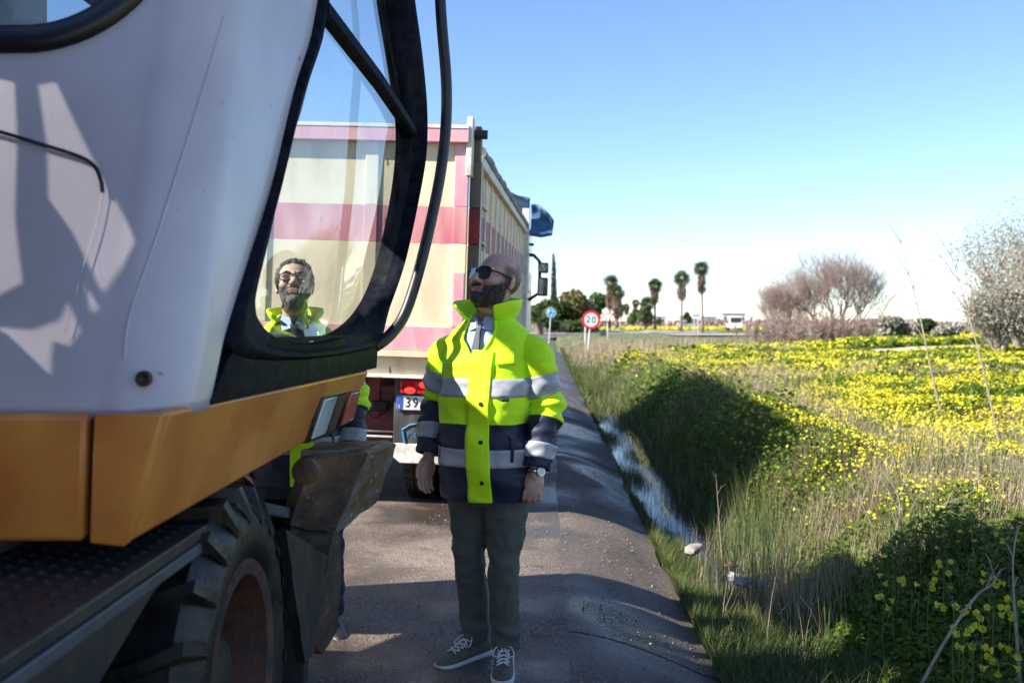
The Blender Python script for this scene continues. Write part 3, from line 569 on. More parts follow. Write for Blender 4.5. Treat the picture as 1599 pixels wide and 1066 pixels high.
def lamp(name, q, lens, parts):
    a = [on_skirt(*p, 0.004) for p in q]; c = sum(a, Vector()) / 4; inn = [c + (p - c) * 0.86 for p in a]
    o = G().prism([p - Vector((0.05, 0, 0)) for p in a], a).build(name, 'rubber_seal', exc, off=EO, bevel=0.004)
    for nm, m, pts in parts(inn): G().prism([p - Vector((0.02, 0, 0)) for p in pts], [p + Vector((0.006, 0, 0)) for p in pts]).build(nm, m, o, bevel=0.004)
lamp('headlight', ((505, 619), (544, 610), (521, 676), (481, 692)), 'headlight_lens', lambda i: [('lens', 'headlight_lens', [i[0], i[0].lerp(i[1], 0.55), i[3].lerp(i[2], 0.55), i[3]]), ('lamp_inset', 'rusty_rim', [i[0].lerp(i[1], 0.62), i[1], i[2], i[3].lerp(i[2], 0.62)])])
lamp('indicator', ((547, 611), (563, 607), (551, 657), (529, 667)), 'indicator_lens', lambda i: [('lens', 'indicator_lens', i)])
# engine house, boom and arm on the far side
bx('fuel_tank_cover', (-3.2, 2.68, 1.3), (-2.9, 3.4, 1.75), 'white_paint', exc, 0.06, EO)
bx('engine_cover', (-3.2, 0.35, 1.31), (-1.73, 1.70, 2.25), 'white_paint', exc, 0.08, EO)
bx('shade_block', (-1.72, 0.35, 1.31), (-1.17, 1.76, 2.95), 'white_paint', exc, 0.06, EO)  # added unseen block, tall enough to shade the cab's rear wall
# added unseen screen: slatted gaps shaped to throw sun patches onto the rear wall
def sun_back(px, py):
    P_ = rear_pt(px, py); k_ = (P_.x + 1.75) / SUN_TRAVEL.x; return (P_.y - SUN_TRAVEL.y * k_, P_.z + math.tan(R(SUN_EL)) * SUN_TRAVEL.length * k_)
sun_gaps = [[sun_back(*q) for q in v_] for v_ in ([(44, 122), (72, 118), (118, 215), (203, 372), (146, 448), (98, 352), (60, 300), (58, 222)], [(-60, 100), (6, 118), (10, 200), (6, 330), (18, 430), (-60, 470)], [(-20, 500), (36, 505), (78, 490), (92, 462), (110, 506), (92, 530), (66, 522), (62, 576), (20, 535)], [(118, 436), (140, 470), (128, 480)])]
def gap_cut(z):
    out = []
    for v_ in sun_gaps:
        c_ = sorted(a_[0] + (b_[0] - a_[0]) * (z - a_[1]) / (b_[1] - a_[1]) for a_, b_ in zip(v_, v_[1:] + v_[:1]) if (a_[1] - z) * (b_[1] - z) < 0); out += list(zip(c_[::2], c_[1::2]))
    return sorted(out)
g = G(); z = 1.31; P5 = 0.005
while z < 3.14:
    y_ = 1.60; segs = []
    for a_, b_ in gap_cut(z + P5 / 2):
        a_, b_ = max(a_, 1.60), min(b_, 2.72)
        if b_ <= a_ or a_ < y_: continue
        segs.append((y_, a_, 1.0)); segs.append((a_, b_, 0.72)); y_ = b_
    segs.append((y_, 2.72, 1.0))
    for a_, b_, w_ in segs: g.add([(-1.75, a_, z), (-1.75, b_, z), (-1.75, b_, z + P5 * w_), (-1.75, a_, z + P5 * w_)], [(0, 1, 2, 3)])
    z += P5
o = g.build('slatted_sun_screen', 'black_paint', exc, off=EO, smooth=False); o['kind'] = 'stuff'
bx('counterweight', (-3.1, -0.5, 1.1), (-1.2, 0.33, 2.3), 'dark_steel', exc, 0.1, EO)
def beam(name, pts, w_, m):
    """box-section beam whose outline is a list of (y, z, half depth)"""
    lo = [Vector((-2.66 - w_ / 2, y, z)) for y, z in pts]; hi = [Vector((-2.66 + w_ / 2, y, z)) for y, z in pts]; return G().prism(lo, hi).build(name, m, exc, off=EO, bevel=0.02)
bm = beam('boom', [(2.6, 1.45), (3.0, 1.45), (3.9, 1.95), (4.75, 2.0), (4.8, 2.3), (3.9, 2.45), (3.0, 2.2)], 0.42, 'orange_paint')  # unseen boom, kept low for the shadow it throws on the road
beam('arm', [(4.0, 3.8), (4.6, 3.9), (4.88, 3.7), (4.86, 0.9), (4.4, 0.9), (4.02, 1.6), (4.02, 2.45), (4.5, 2.5), (4.5, 3.35), (4.0, 3.3)], 0.3, 'orange_paint')  # unseen arm; outline and notch shaped for where its shadow falls
beam('bucket', [(4.2, 0.35), (4.6, 0.22), (4.85, 0.4), (4.82, 0.95), (4.45, 0.98), (4.5, 0.6)], 0.9, 'muddy_steel')
G().tube([(-2.95, 3.0, 1.6), (-2.95, 3.9, 2.15)], 0.07, 12).build('boom_ram', 'dark_steel', exc, off=EO)
# undercarriage, deck, valance, wheels
bx('chassis', (-2.1, -0.4, 0.55), (-1.25, 3.5, 0.95), 'dark_steel', exc, 0.03, EO)
g = G(); g.lathe([(0.95, 0.55), (1.12, 0.55), (1.12, 0.42), (0.95, 0.42)], 'z', (-1.65, 2.2, 0), 40); g.build('slew_ring', 'dark_steel', exc, off=EO)
dk = bx('step_deck', (-1.7, 0.4, 0.955), (-0.752, 2.46, 0.985), 'dark_steel', exc, 0.004, EO)
for i in range(8):
    for j in range(34):
        if random.random() < 0.02: continue
        x, y = -0.80 - i * 0.045, 0.75 + j * 0.05 + (0.025 if i % 2 else 0)
        if i == 0 and j == 0: proto = G().add([(x - .016, y, .985), (x, y - .009, .985), (x + .016, y, .985), (x, y + .009, .985), (x, y, .9915)], [(0, 1, 4), (1, 2, 4), (2, 3, 4), (3, 0, 4)]).mesh('grip_stud'); p0 = (x, y); proto.materials.append(MATS['dark_steel'])
        o = bpy.data.objects.new('grip_stud', proto); COL.objects.link(o); o.parent = dk; o.location = (x - p0[0], y - p0[1], 0)
bx('deck_edge', (-0.775, 0.4, 0.925), (-0.748, 2.5, 0.953), 'chassis_grey', exc, 0.004, EO)
vp = [(0.4, 0.93), (2.66, 0.965), (2.45, 0.95), (2.14, 0.895), (1.86, 0.80), (1.62, 0.62), (1.45, 0.42), (0.4, 0.42)]
G().prism([Vector((-0.800, y, z)) for y, z in vp], [Vector((-0.775, y, z)) for y, z in vp]).build('valance', 'dark_steel', exc, off=EO, bevel=0.003)
def tyre_wheel(c, sgn, name='wheel', steer=0.0):
    """lugged tyre with rusty dished rim; sgn = side the outer face looks to"""
    R0, wd = 0.52, 0.36; rim = 0.30
    whl = empty(name, (c[0] - EO[0], c[1] - EO[1], c[2])); whl.parent = exc
    prof = [(-wd / 2, rim + .01), (-wd / 2 - .02, rim + .07), (-wd / 2 - .015, R0 - .10), (-wd / 2 + .04, R0 - .035), (0, R0 - .025), (wd / 2 - .04, R0 - .035), (wd / 2 + .015, R0 - .10), (wd / 2 + .02, rim + .07), (wd / 2, rim + .01), (wd / 2 - .04, rim - .02), (-wd / 2 + .04, rim - .02)]
    g = G(); g.lathe(prof, 'x', (0, 0, 0), 72); NL = 22
    for k in range(NL):
        for sd_ in (-1, 1):
            a0 = 2 * math.pi * (k + (0.5 if sd_ > 0 else 0)) / NL
            def pt(ax, r_, da): return Vector((ax, r_ * math.cos(a0 + da), r_ * math.sin(a0 + da)))
            sec = []
            for ax, r_, da, hw_ in ((0.0, R0, 0.10, 0.032), (sd_ * wd * .28, R0, 0.04, 0.036), (sd_ * (wd / 2 - .01), R0 - .012, -0.03, 0.042), (sd_ * (wd / 2 + .022), R0 - .09, -0.05, 0.04)):
                lowr = R0 - 0.05 if r_ > R0 - 0.05 else r_ - 0.02
                sec.append([pt(ax, lowr, da - hw_ * 1.15), pt(ax, r_, da - hw_ * .8), pt(ax, r_, da + hw_ * .8), pt(ax, lowr, da + hw_ * 1.15)])
            g.loft(sec, True)
    t_ = g.build('tyre', 'tyre_rubber', whl, angle=35)
    g = G(); s_ = sgn
    g.lathe([(s_ * wd * .50, rim + .012), (s_ * wd * .53, rim + .004), (s_ * wd * .50, rim - .03), (s_ * wd * .30, rim - .05), (s_ * wd * .05, rim - .07), (s_ * wd * .02, 0.14), (s_ * wd * .02, 0.02), (s_ * -wd * .02, 0.02), (s_ * -wd * .05, rim - .03), (s_ * wd * .3, rim - .005)], 'x', (0, 0, 0), 48)
    rm = g.build('rim', 'rusty_rim', whl, angle=35)
    g = G(); g.lathe([(s_ * .0, 0.11), (s_ * .10, 0.11), (s_ * .125, 0.09), (s_ * .13, 0.0)], 'x', (0, 0, 0), 28, closed=False); g.build('hub', 'dark_steel', rm, angle=35)
    for k in range(10):
        a = 2 * math.pi * k / 10; G().cap((s_ * .0, .175 * math.cos(a), .175 * math.sin(a)), (s_ * .035, .175 * math.cos(a), .175 * math.sin(a)), .013, .013, 6).build('wheel_nut', 'dark_steel', rm)
    return whl
tyre_wheel((-0.905, 2.68, 0.53), 1); tyre_wheel((-2.45, 2.68, 0.56), -1); tyre_wheel((-0.905, 0.0, 0.53), 1); tyre_wheel((-2.45, 0.0, 0.56), -1)
for y in (2.68, 0.0): G().tube([(-2.4, y, 0.56), (-0.95, y, 0.54)], 0.09, 12).build('axle', 'dark_steel', exc, off=EO)
# mudguard shelf, then dozer blade: back plate, raised muddy wing, cutting edge
g = G(); g.prism([Vector(p) for p in ((-1.25, 2.95, 0.93), (-0.83, 2.95, 0.93), (-0.74, 3.45, 0.80), (-1.25, 3.45, 0.80))], [Vector(p) for p in ((-1.25, 2.95, 0.97), (-0.83, 2.95, 0.97), (-0.74, 3.45, 0.84), (-1.25, 3.45, 0.84))]); g.build('blade_frame', 'chassis_grey', exc, off=EO, bevel=0.006)
g = G(); prof = [(3.62, 0.15), (3.70, 0.15), (3.735, 0.35), (3.74, 0.60), (3.70, 0.80), (3.60, 0.86), (3.56, 0.80), (3.63, 0.60)]
blade = g.prism([Vector((-2.65, y, z)) for y, z in prof], [Vector((-0.745, y - 0.06, z)) for y, z in prof]).build('blade', 'dark_steel', exc, off=EO, bevel=0.01)
e = [PT(482, 830, 3.70), PT(531, 800, 3.86), PT(534, 905, 3.86), PT(528, 985, 3.86), PT(505, 1022, 3.75), PT(478, 1000, 3.66), PT(486, 905, 3.68)]
G().prism([p + Vector((-0.05, 0.01, 0)) for p in e], e).build('end_plate', 'muddy_steel', blade, bevel=0.008)
# raised wing: thick slab leaning out over the end of the blade
def rough_slab(name, pts, thick, m, parent, seed, amp=0.012, nsub=14):
    a, b, c, d_ = pts; nrm = (b - a).cross(d_ - a).normalized(); rowsT = []; rowsB = []
    for i in range(nsub + 1):
        rt = []
        for j in range(nsub + 1):
            p = a.lerp(b, i / nsub).lerp(d_.lerp(c, i / nsub), j / nsub); q = Vector(p) * 14 + Vector((seed, 0, 0))
            edge = 1.0 if (i in (0, nsub) or j in (0, nsub)) else 0.5
            rt.append(p + nrm * amp * mnoise.noise(q) + Vector((mnoise.noise(q + Vector((5, 0, 0))), 0, mnoise.noise(q + Vector((9, 0, 0))))) * amp * edge)
        rowsT.append(rt); rowsB.append([p + nrm * thick for p in rt])
    n1 = nsub + 1; v = [p for r_ in rowsT for p in r_] + [p for r_ in rowsB for p in r_]; o_ = n1 * n1; f = []
    for i in range(nsub):
        for j in range(nsub): k = i * n1 + j; f += [(k, k + 1, k + n1 + 1, k + n1), (o_ + k, o_ + k + n1, o_ + k + n1 + 1, o_ + k + 1)]
    ed = [(i, 0) for i in range(n1)] + [(nsub, j) for j in range(1, n1)] + [(i, nsub) for i in range(nsub - 1, -1, -1)] + [(0, j) for j in range(nsub - 1, 0, -1)]
    for (i, j), (i2, j2) in zip(ed, ed[1:] + ed[:1]): k, k2 = i * n1 + j, i2 * n1 + j2; f.append((k, k2, o_ + k2, o_ + k))
    me = G().add(v, f).mesh(name); return finish(me, name, m, parent, angle=40)
wing = rough_slab('blade_wing', [PT(473, 712, 3.42), PT(560, 701, 3.62), PT(508, 826, 3.60), PT(438, 812, 3.40)], -0.05, 'muddy_steel', blade, 2, 0.004)
rough_slab('wing_edge', [PT(559, 702, 3.615), PT(606, 688, 3.85), PT(574, 778, 3.85), PT(508, 827, 3.60)], -0.04, 'blade_edge_steel', blade, 5, 0.006)
rough_slab('wing_top', [PT(470, 704, 3.44), PT(500, 690, 3.95), PT(606, 686, 3.87), PT(560, 700, 3.60)], 0.035, 'muddy_steel', blade, 8, 0.004)
rough_slab('wing_web', [PT(440, 808, 3.42), PT(508, 824, 3.62), PT(486, 925, 3.62), PT(440, 850, 3.42)], -0.04, 'dark_steel', blade, 11, 0.006)
rough_slab('guard_plate', [PT(432, 826, 3.02), PT(498, 868, 3.45), PT(478, 1018, 3.42), PT(462, 1034, 3.20)], -0.03, 'dark_steel', exc, 14, 0.003).location = (-EO[0], -EO[1], 0)
p = PT(478, 735, 3.40); G().lathe([(-0.03, 0.0005), (-0.03, 0.030), (-0.022, 0.045), (0.03, 0.048)], 'y', p, 24, closed=False).build('pivot_pin', 'muddy_steel', blade, angle=30)
G().tube([(-1.35, 2.9, 0.7), (-1.35, 3.6, 0.5)], 0.07, 10).build('blade_arm', 'dark_steel', exc, off=EO)

# ------------------------------------------------------------------ tipper truck (local frame: x right, y forward, origin under the tailgate centre)
YAW = -math.atan(0.063)
trk = empty('tipper_truck', (-1.573, 7.614, 0.03), (R(0), R(1.9), YAW), 'cream tipper truck with faded red stripe and ribbed side, parked ahead of the excavator', 'truck')
ZT0, ZT1, HW = 1.25, 2.98, 1.16
def zoned(name, quad_rows, parent, zr=(2.09, 2.37), mats=('cream_paint', 'faded_sunlit_red'), nx_=(0, 1, 0)): pass
tg = empty('tailgate', (0, 0, 0)); tg.parent = trk
def sheet(name, x0, x1, z0, z1, y, th, m, parent, bevel=0.004): return bx(name, (x0, y, z0), (x1, y + th, z1), m, parent, bevel)
S0, S1 = 2.09, 2.37
sheet('lower_sheet', -HW + 0.10, HW - 0.10, ZT0 + 0.20, S0, 0.022, 0.03, 'cream_paint', tg)
sheet('stripe_sheet', -HW + 0.10, HW - 0.10, S0 + 0.0005, S1, 0.022, 0.03, 'faded_sunlit_red', tg, 0)
sheet('upper_sheet', -HW + 0.10, HW - 0.10, S1 + 0.0005, ZT1 - 0.13, 0.022, 0.03, 'cream_paint', tg, 0)
sheet('bottom_band', -HW, HW, ZT0 + 0.02, ZT0 + 0.205, 0.0, 0.06, 'pink_paint', tg)
sheet('top_rail', -HW, HW, ZT1 - 0.13, ZT1 - 0.03, -0.05, 0.10, 'pink_paint', tg)
sheet('rail_cap', -HW, HW, ZT1 - 0.029, ZT1, -0.055, 0.12, 'old_white_paint', tg)
sheet('bottom_lip', -HW - .02, HW + .02, ZT0 - 0.03, ZT0 + 0.018, -0.02, 0.09, 'cream_paint', tg)
for s_ in (-1, 1):
    x0, x1 = sorted((s_ * HW, s_ * (HW - 0.105)))
    for nm, a, b, m in (('edge_stile', ZT0 + 0.207, S0, 'cream_paint'), ('edge_stile', S0 + .001, S1, 'faded_sunlit_red'), ('edge_stile', S1 + .001, ZT1 - 0.131, 'pink_paint')): sheet(nm, x0, x1, a, b, 0.0, 0.06, m, tg)
    sheet('edge_stripe', x0 + 0.02, x1 - 0.01, ZT0 + 0.21, ZT0 + 0.62, -0.003, 0.004, 'pink_paint', tg, 0)
    for x in (0.42,):
        for a, b, m in ((ZT0 + .207, S0, 'cream_paint'), (S0 + .001, S1, 'faded_sunlit_red'), (S1 + .001, ZT1 - .131, 'cream_paint')): sheet('stiffener', s_ * x - 0.05, s_ * x + 0.05, a, b, 0.004, 0.02, m, tg)
    # corner post set back behind the tailgate, hinge arm and pin above
    xa, xb = sorted((s_ * (HW + 0.005), s_ * (HW + 0.092)))
    for a, b, m in ((1.15, S0, 'shaded_post'), (S0 + .001, S1, 'deep_red_paint'), (S1 + .001, 2.72, 'shaded_post')): bx('corner_post', (xa, 0.06, a), (xb, 0.26, b), m, trk, 0.008)
    bx('hinge_arm', (s_ * HW - 0.02, -0.03, 2.60), (s_ * HW + 0.03, 0.06, 3.05), 'old_white_paint', tg, 0.01)
    bx('hinge_post', (s_ * (HW + 0.05) - 0.03, 0.08, 2.72), (s_ * (HW + 0.05) + 0.03, 0.2, 3.0), 'shaded_post', trk, 0.008)
    G().tube([(s_ * (HW - 0.02), 0.06, 2.93), (s_ * (HW + 0.13), 0.06, 2.93)], 0.035, 12).build('hinge_pin', 'dark_steel', trk)
    bx('sunlit_edge', (s_ * (HW + 0.093), 0.06, 1.15), (s_ * (HW + 0.098), 0.10, 2.72), 'old_white_paint', trk, 0) if s_ > 0 else bx('sunlit_edge', (-(HW + 0.098), 0.06, 1.15), (-(HW + 0.093), 0.10, 2.72), 'old_white_paint', trk, 0)  # pale strip standing in for the sunlit edge of the post
# tipping body sides: sheet, ribs, top rail with rolled cover
def slope(y): return 0.018 * y
for s_ in (1, -1):
    for nm, a, b, m in (('side_sheet', 1.15, S0, 'cream_side'), ('side_sheet', S0 + .0005, S1, 'deep_red_paint'), ('side_sheet', S1 + .0005, 2.72, 'cream_side')):
        x0, x1 = sorted((s_ * 1.165, s_ * 1.195)); g = G(); g.prism([Vector((x, y, z + slope(y))) for x, y, z in ((x0, .26, a), (x1, .26, a), (x1, 7.5, a), (x0, 7.5, a))], [Vector((x, y, z + slope(y))) for x, y, z in ((x0, .26, b), (x1, .26, b), (x1, 7.5, b), (x0, 7.5, b))]); g.build(nm, m, trk)
    for k in range(13):
        y = 0.46 + 0.577 * k; x0, x1 = sorted((s_ * 1.1955, s_ * 1.209)); g = G(); g.prism([Vector((x, yy_, 1.16 + slope(y))) for x, yy_ in ((x0, y - .03), (x1, y - .022), (x1, y + .022), (x0, y + .03))], [Vector((x, yy_, 2.71 + slope(y))) for x, yy_ in ((x0, y - .03), (x1, y - .022), (x1, y + .022), (x0, y + .03))]); g.build('side_rib', 'old_white_paint', trk, bevel=0.004)
    for k in range(3):
        zz_ = 1.86 + 0.30 * k if s_ > 0 else 0
        if s_ > 0: G().tube([(1.212, 0.44, zz_), (1.212, 1.06, zz_)], 0.010, 8).build('ladder_rung', 'old_white_paint', trk)
    x0, x1 = sorted((s_ * 1.16, s_ * 1.245)); g = G(); g.prism([Vector((x, y, z + slope(y))) for x, y, z in ((x0, .27, 2.715), (x1, .27, 2.715), (x1, 7.55, 2.715), (x0, 7.55, 2.715))], [Vector((x, y, z + slope(y))) for x, y, z in ((x0, .27, 2.80), (x1, .27, 2.80), (x1, 7.55, 2.80), (x0, 7.55, 2.80))]); g.build('top_rail', 'old_white_paint', trk, bevel=0.01)
    g = G(); pts = [(s_ * (1.215 + 0.01 * mnoise.noise((k * .7, s_, 0))), 0.3 + 7.2 * k / 40, 2.835 + slope(7.2 * k / 40) + 0.02 * mnoise.noise((k * .9, 3, s_))) for k in range(41)]
    g.tube(pts, [0.052 + 0.016 * mnoise.noise((k * 1.3, 7, s_)) for k in range(41)], 10); g.build('rolled_cover', 'tarp_grey', trk, angle=60)
bx('body_floor', (-1.16, 0.2, 1.08), (1.16, 7.5, 1.149), 'cream_paint', trk, 0.004)
bx('headboard', (-1.16, 7.46, 1.16), (1.16, 7.56, 3.12), 'cream_paint', trk, 0.01)
bx('front_post', (1.165, 7.44, 1.2), (1.27, 7.58, 3.22), 'old_white_paint', trk, 0.008)
bx('rear_sill', (-1.2, 0.05, 1.085), (1.2, 0.26, 1.216), 'cream_paint', trk, 0.006)
bx('sill_edge', (-1.2, 0.0, 1.058), (1.2, 0.2, 1.083), 'old_white_paint', trk, 0.003)
# blue cover bunched at the front corner
def drape(name, x0, x1, zt, zb, y0_, m, seed, drop):
    rws = []
    for i in range(15):
        t = i / 14; row = []
        for j in range(11):
            q = j / 10; x = x0 + (x1 - x0) * t; z = zt - (zt - zb) * q - drop * t * t * (1 - 1.0 * q)
            row.append(Vector((x, y0_ + 0.10 * mnoise.noise((x * 4, z * 3, seed)) + 0.12 * math.sin(q * 3.1), z + 0.03 * mnoise.noise((x * 6, q * 2, seed)))))
        rws.append(row)
    o = G().loft(rws, False, closed=False).build(name, m, trk, angle=0); s2 = o.modifiers.new('s', 'SOLIDIFY'); s2.thickness = 0.02; return o
drape('blue_cover', 0.70, 1.26, 3.46, 2.92, 7.45, 'tarp_blue', 1, 0.10); drape('cover_flap', 1.28, 1.62, 3.30, 2.87, 7.55, 'tarp_blue', 4, 0.26)
G().tube([(1.27, 7.5, 2.86), (1.45, 7.55, 2.84), (1.60, 7.6, 2.88)], 0.045, 8).build('cover_hem', 'tarp_blue', trk)
# lorry cab with mirrors
g = G(); pr = [(8.0, 0.9), (10.1, 0.9), (10.15, 1.9), (9.9, 2.95), (9.3, 3.1), (8.0, 3.1)]
cabt = g.prism([Vector((-1.22, y, z)) for y, z in pr], [Vector((1.22, y, z)) for y, z in pr]).build('lorry_cab', 'cab_white', trk, bevel=0.06)
bx('side_window', (1.2, 8.75, 2.0), (1.226, 9.75, 2.7), 'car_glass', cabt, 0.002); bx('windscreen', (-1.1, 10.02, 2.0), (1.1, 10.06, 2.7), 'car_glass', cabt, 0.01)
bx('side_fairing', (1.14, 7.75, 0.95), (1.23, 7.98, 2.95), 'cab_white', trk, 0.02)
G().tube([(1.2, 8.8, 2.62), (1.30, 8.65, 2.60), (1.40, 8.6, 2.50), (1.42, 8.6, 2.0), (1.24, 8.75, 1.88)], 0.03, 8).build('mirror_arm', 'rubber_seal', trk)
for z0_, z1_ in ((2.31, 2.48), (1.94, 2.24)):
    mi_ = bx('mirror', (1.38, 8.50, z0_), (1.55, 8.60, z1_), 'rubber_seal', trk, 0.025); bx('mirror_glass', (1.40, 8.492, z0_ + .025), (1.53, 8.499, z1_ - .025), 'mirror_face', mi_, 0.001)
G().tube([(1.26, 7.7, 2.70), (1.34, 7.7, 2.70)], 0.02, 8).build('marker_lamp', 'rubber_seal', trk)
# chassis, wheels, mudflaps, lamps, number plate
for s_ in (-1, 1): bx('chassis_rail', (s_ * 0.43 - 0.05, 0.3, 0.72), (s_ * 0.43 + 0.05, 9.8, 1.05), 'chassis_red', trk, 0.01)
bx('rear_member', (-0.48, 0.32, 0.62), (0.60, 0.42, 0.98), 'chassis_red', trk, 0.01); bx('tow_block', (0.42, 0.26, 0.78), (0.55, 0.33, 0.86), 'rubber_seal', trk, 0.012)
bx('underrun_bar', (-0.6, 0.28, 0.52), (0.62, 0.38, 0.60), 'chassis_red', trk, 0.01); bx('reflector_strip', (0.32, 0.24, 0.575), (0.60, 0.275, 0.59), 'mudflap_white', trk, 0.002)
G().tube([(0.36, 0.28, 0.78), (0.45, 0.25, 0.72), (0.56, 0.26, 0.78), (0.61, 0.3, 0.95)], 0.008, 6).build('air_hose', 'rubber_seal', trk)
for s_ in (-1, 1):
    mf = empty('mudflap_panel', (0, 0, 0)); mf.parent = trk; x0, x1 = sorted((s_ * 0.632, s_ * 1.215))
    bx('flap', (x0, 0.10, 0.552), (x1, 0.125, 1.055), 'mudflap_rubber', mf, 0.006); 
    pr = [(x0 + .06, .40), (x1 - .06, .40), (x1, .43), (x1, .5515), (x0, .5515), (x0, .45)]
    G().prism([Vector((x, 0.095, z)) for x, z in pr], [Vector((x, 0.128, z)) for x, z in pr]).build('white_strip', 'mudflap_white', mf, bevel=0.006)
    lc = bx('tail_lamp', (s_ * 0.93 - 0.25, 0.06, 0.935), (s_ * 0.93 + 0.25, 0.098, 1.05), 'rubber_seal', trk, 0.008)
    for k, (a, b, m, lit) in enumerate(((-0.245, -0.12, 'tail_red', 1), (-0.115, 0.02, 'tail_red', 0), (0.025, 0.13, 'tail_red', 0), (0.135, 0.245, 'indicator_lens', 0))):
        bx('lens', (s_ * .93 + a, 0.048, 0.942), (s_ * .93 + b, 0.062, 1.044), m, lc, 0.006)
    for (x, z) in ((-0.20, 0.965), (-0.09, 1.01)): G().ell((s_ * .93 + x + .03, 0.047, z), (0.042, 0.006, 0.026)).build('lit_bulb', 'tail_lit', lc)
    for dx in (-0.16, 0.16):
        for yw_ in (0.88, 2.25):
            c = (s_ * 0.95 + dx, yw_, 0.52); g = G(); wd = 0.28
            g.lathe([(-wd / 2, .30), (-wd / 2 - .01, .40), (-wd / 2 + .02, .49), (-wd / 2 + .05, .512), (-.05, .518), (-.045, .503), (-.035, .503), (-.03, .519), (.03, .519), (.035, .503), (.045, .503), (.05, .518), (wd / 2 - .05, .512), (wd / 2 - .02, .49), (wd / 2 + .01, .40), (wd / 2, .30)], 'x', c, 56)
            ww = g.build('wheel', 'tyre_rubber', trk, angle=35); g = G()
            for k in range(40):
                a = 2 * math.pi * k / 40
                for ax in (-.11, .075):
                    pts = [Vector((c[0] + ax + q_, c[1] + r_ * math.cos(a + da), c[2] + r_ * math.sin(a + da))) for q_, r_, da in ((0, .50, -.03), (.035, .50, -.03), (.035, .50, .03), (0, .50, .03))]
                    hi_ = [Vector((p.x, c[1] + (p.y - c[1]) * 1.045, c[2] + (p.z - c[2]) * 1.045)) for p in pts]; g.prism(pts, hi_)
            tb = g.build('tread_blocks', 'tyre_rubber', ww); tb['kind'] = 'stuff'
            g = G(); g.lathe([(-.10, .301), (-.02, .28), (0, .12), (0, .01), (.02, .01), (.02, .12), (.0, .29), (.10, .301)], 'x', c, 32); g.build('rim', 'dark_steel', ww)
for s_ in (-1, 1):
    c = (s_ * 1.05, 8.9, 0.52); g = G(); g.lathe([(-.14, .30), (-.15, .40), (-.10, .51), (.10, .51), (.15, .40), (.14, .30)], 'x', c, 48); ww = g.build('wheel', 'tyre_rubber', trk, angle=35)
    g = G(); g.lathe([(-.10, .301), (0, .12), (0, .01), (.02, .01), (.02, .12), (.10, .301)], 'x', c, 32); g.build('rim', 'dark_steel', ww)
plate = empty('number_plate', (0, 0, 0)); plate.parent = trk
bx('plate_board', (0.655, 0.080, 0.812), (1.175, 0.092, 0.922), 'plate_white', plate, 0.004); bx('country_band', (0.657, 0.0765, 0.814), (0.700, 0.0795, 0.920), 'plate_blue', plate, 0)
fm = lambda x, z, y=0.0785: Matrix.Translation((x, y, z)) @ Matrix.Rotation(R(90), 4, 'X')
text_mesh('country_letter', 'E', 0.035, 'plate_white', plate, fm(0.678, 0.838, 0.075)); 
for k, ch in enumerate('3948'): text_mesh('plate_digit', ch, 0.105, 'plate_black', plate, fm(0.742 + 0.058 * k, 0.867), xs=0.85)
mfp = [c for c in trk.children if c.name.startswith('mudflap_panel')]; lg = [c for c in mfp if True][-1]
G().tube([(0.70, .098, .655), (0.76, .097, .695), (0.85, .096, .715), (0.95, .096, .705)], 0.007, 6).build('logo_arc', 'logo_blue', lg)
for k, ch in enumerate('rum'): text_mesh('logo_letter', ch, 0.085, 'logo_blue', lg, fm(0.755 + 0.06 * k, 0.625, 0.097), xs=1.0)
G().tube([(0.705, .098, .65), (0.725, .097, .56)], 0.010, 6).build('logo_stroke', 'logo_blue', lg)
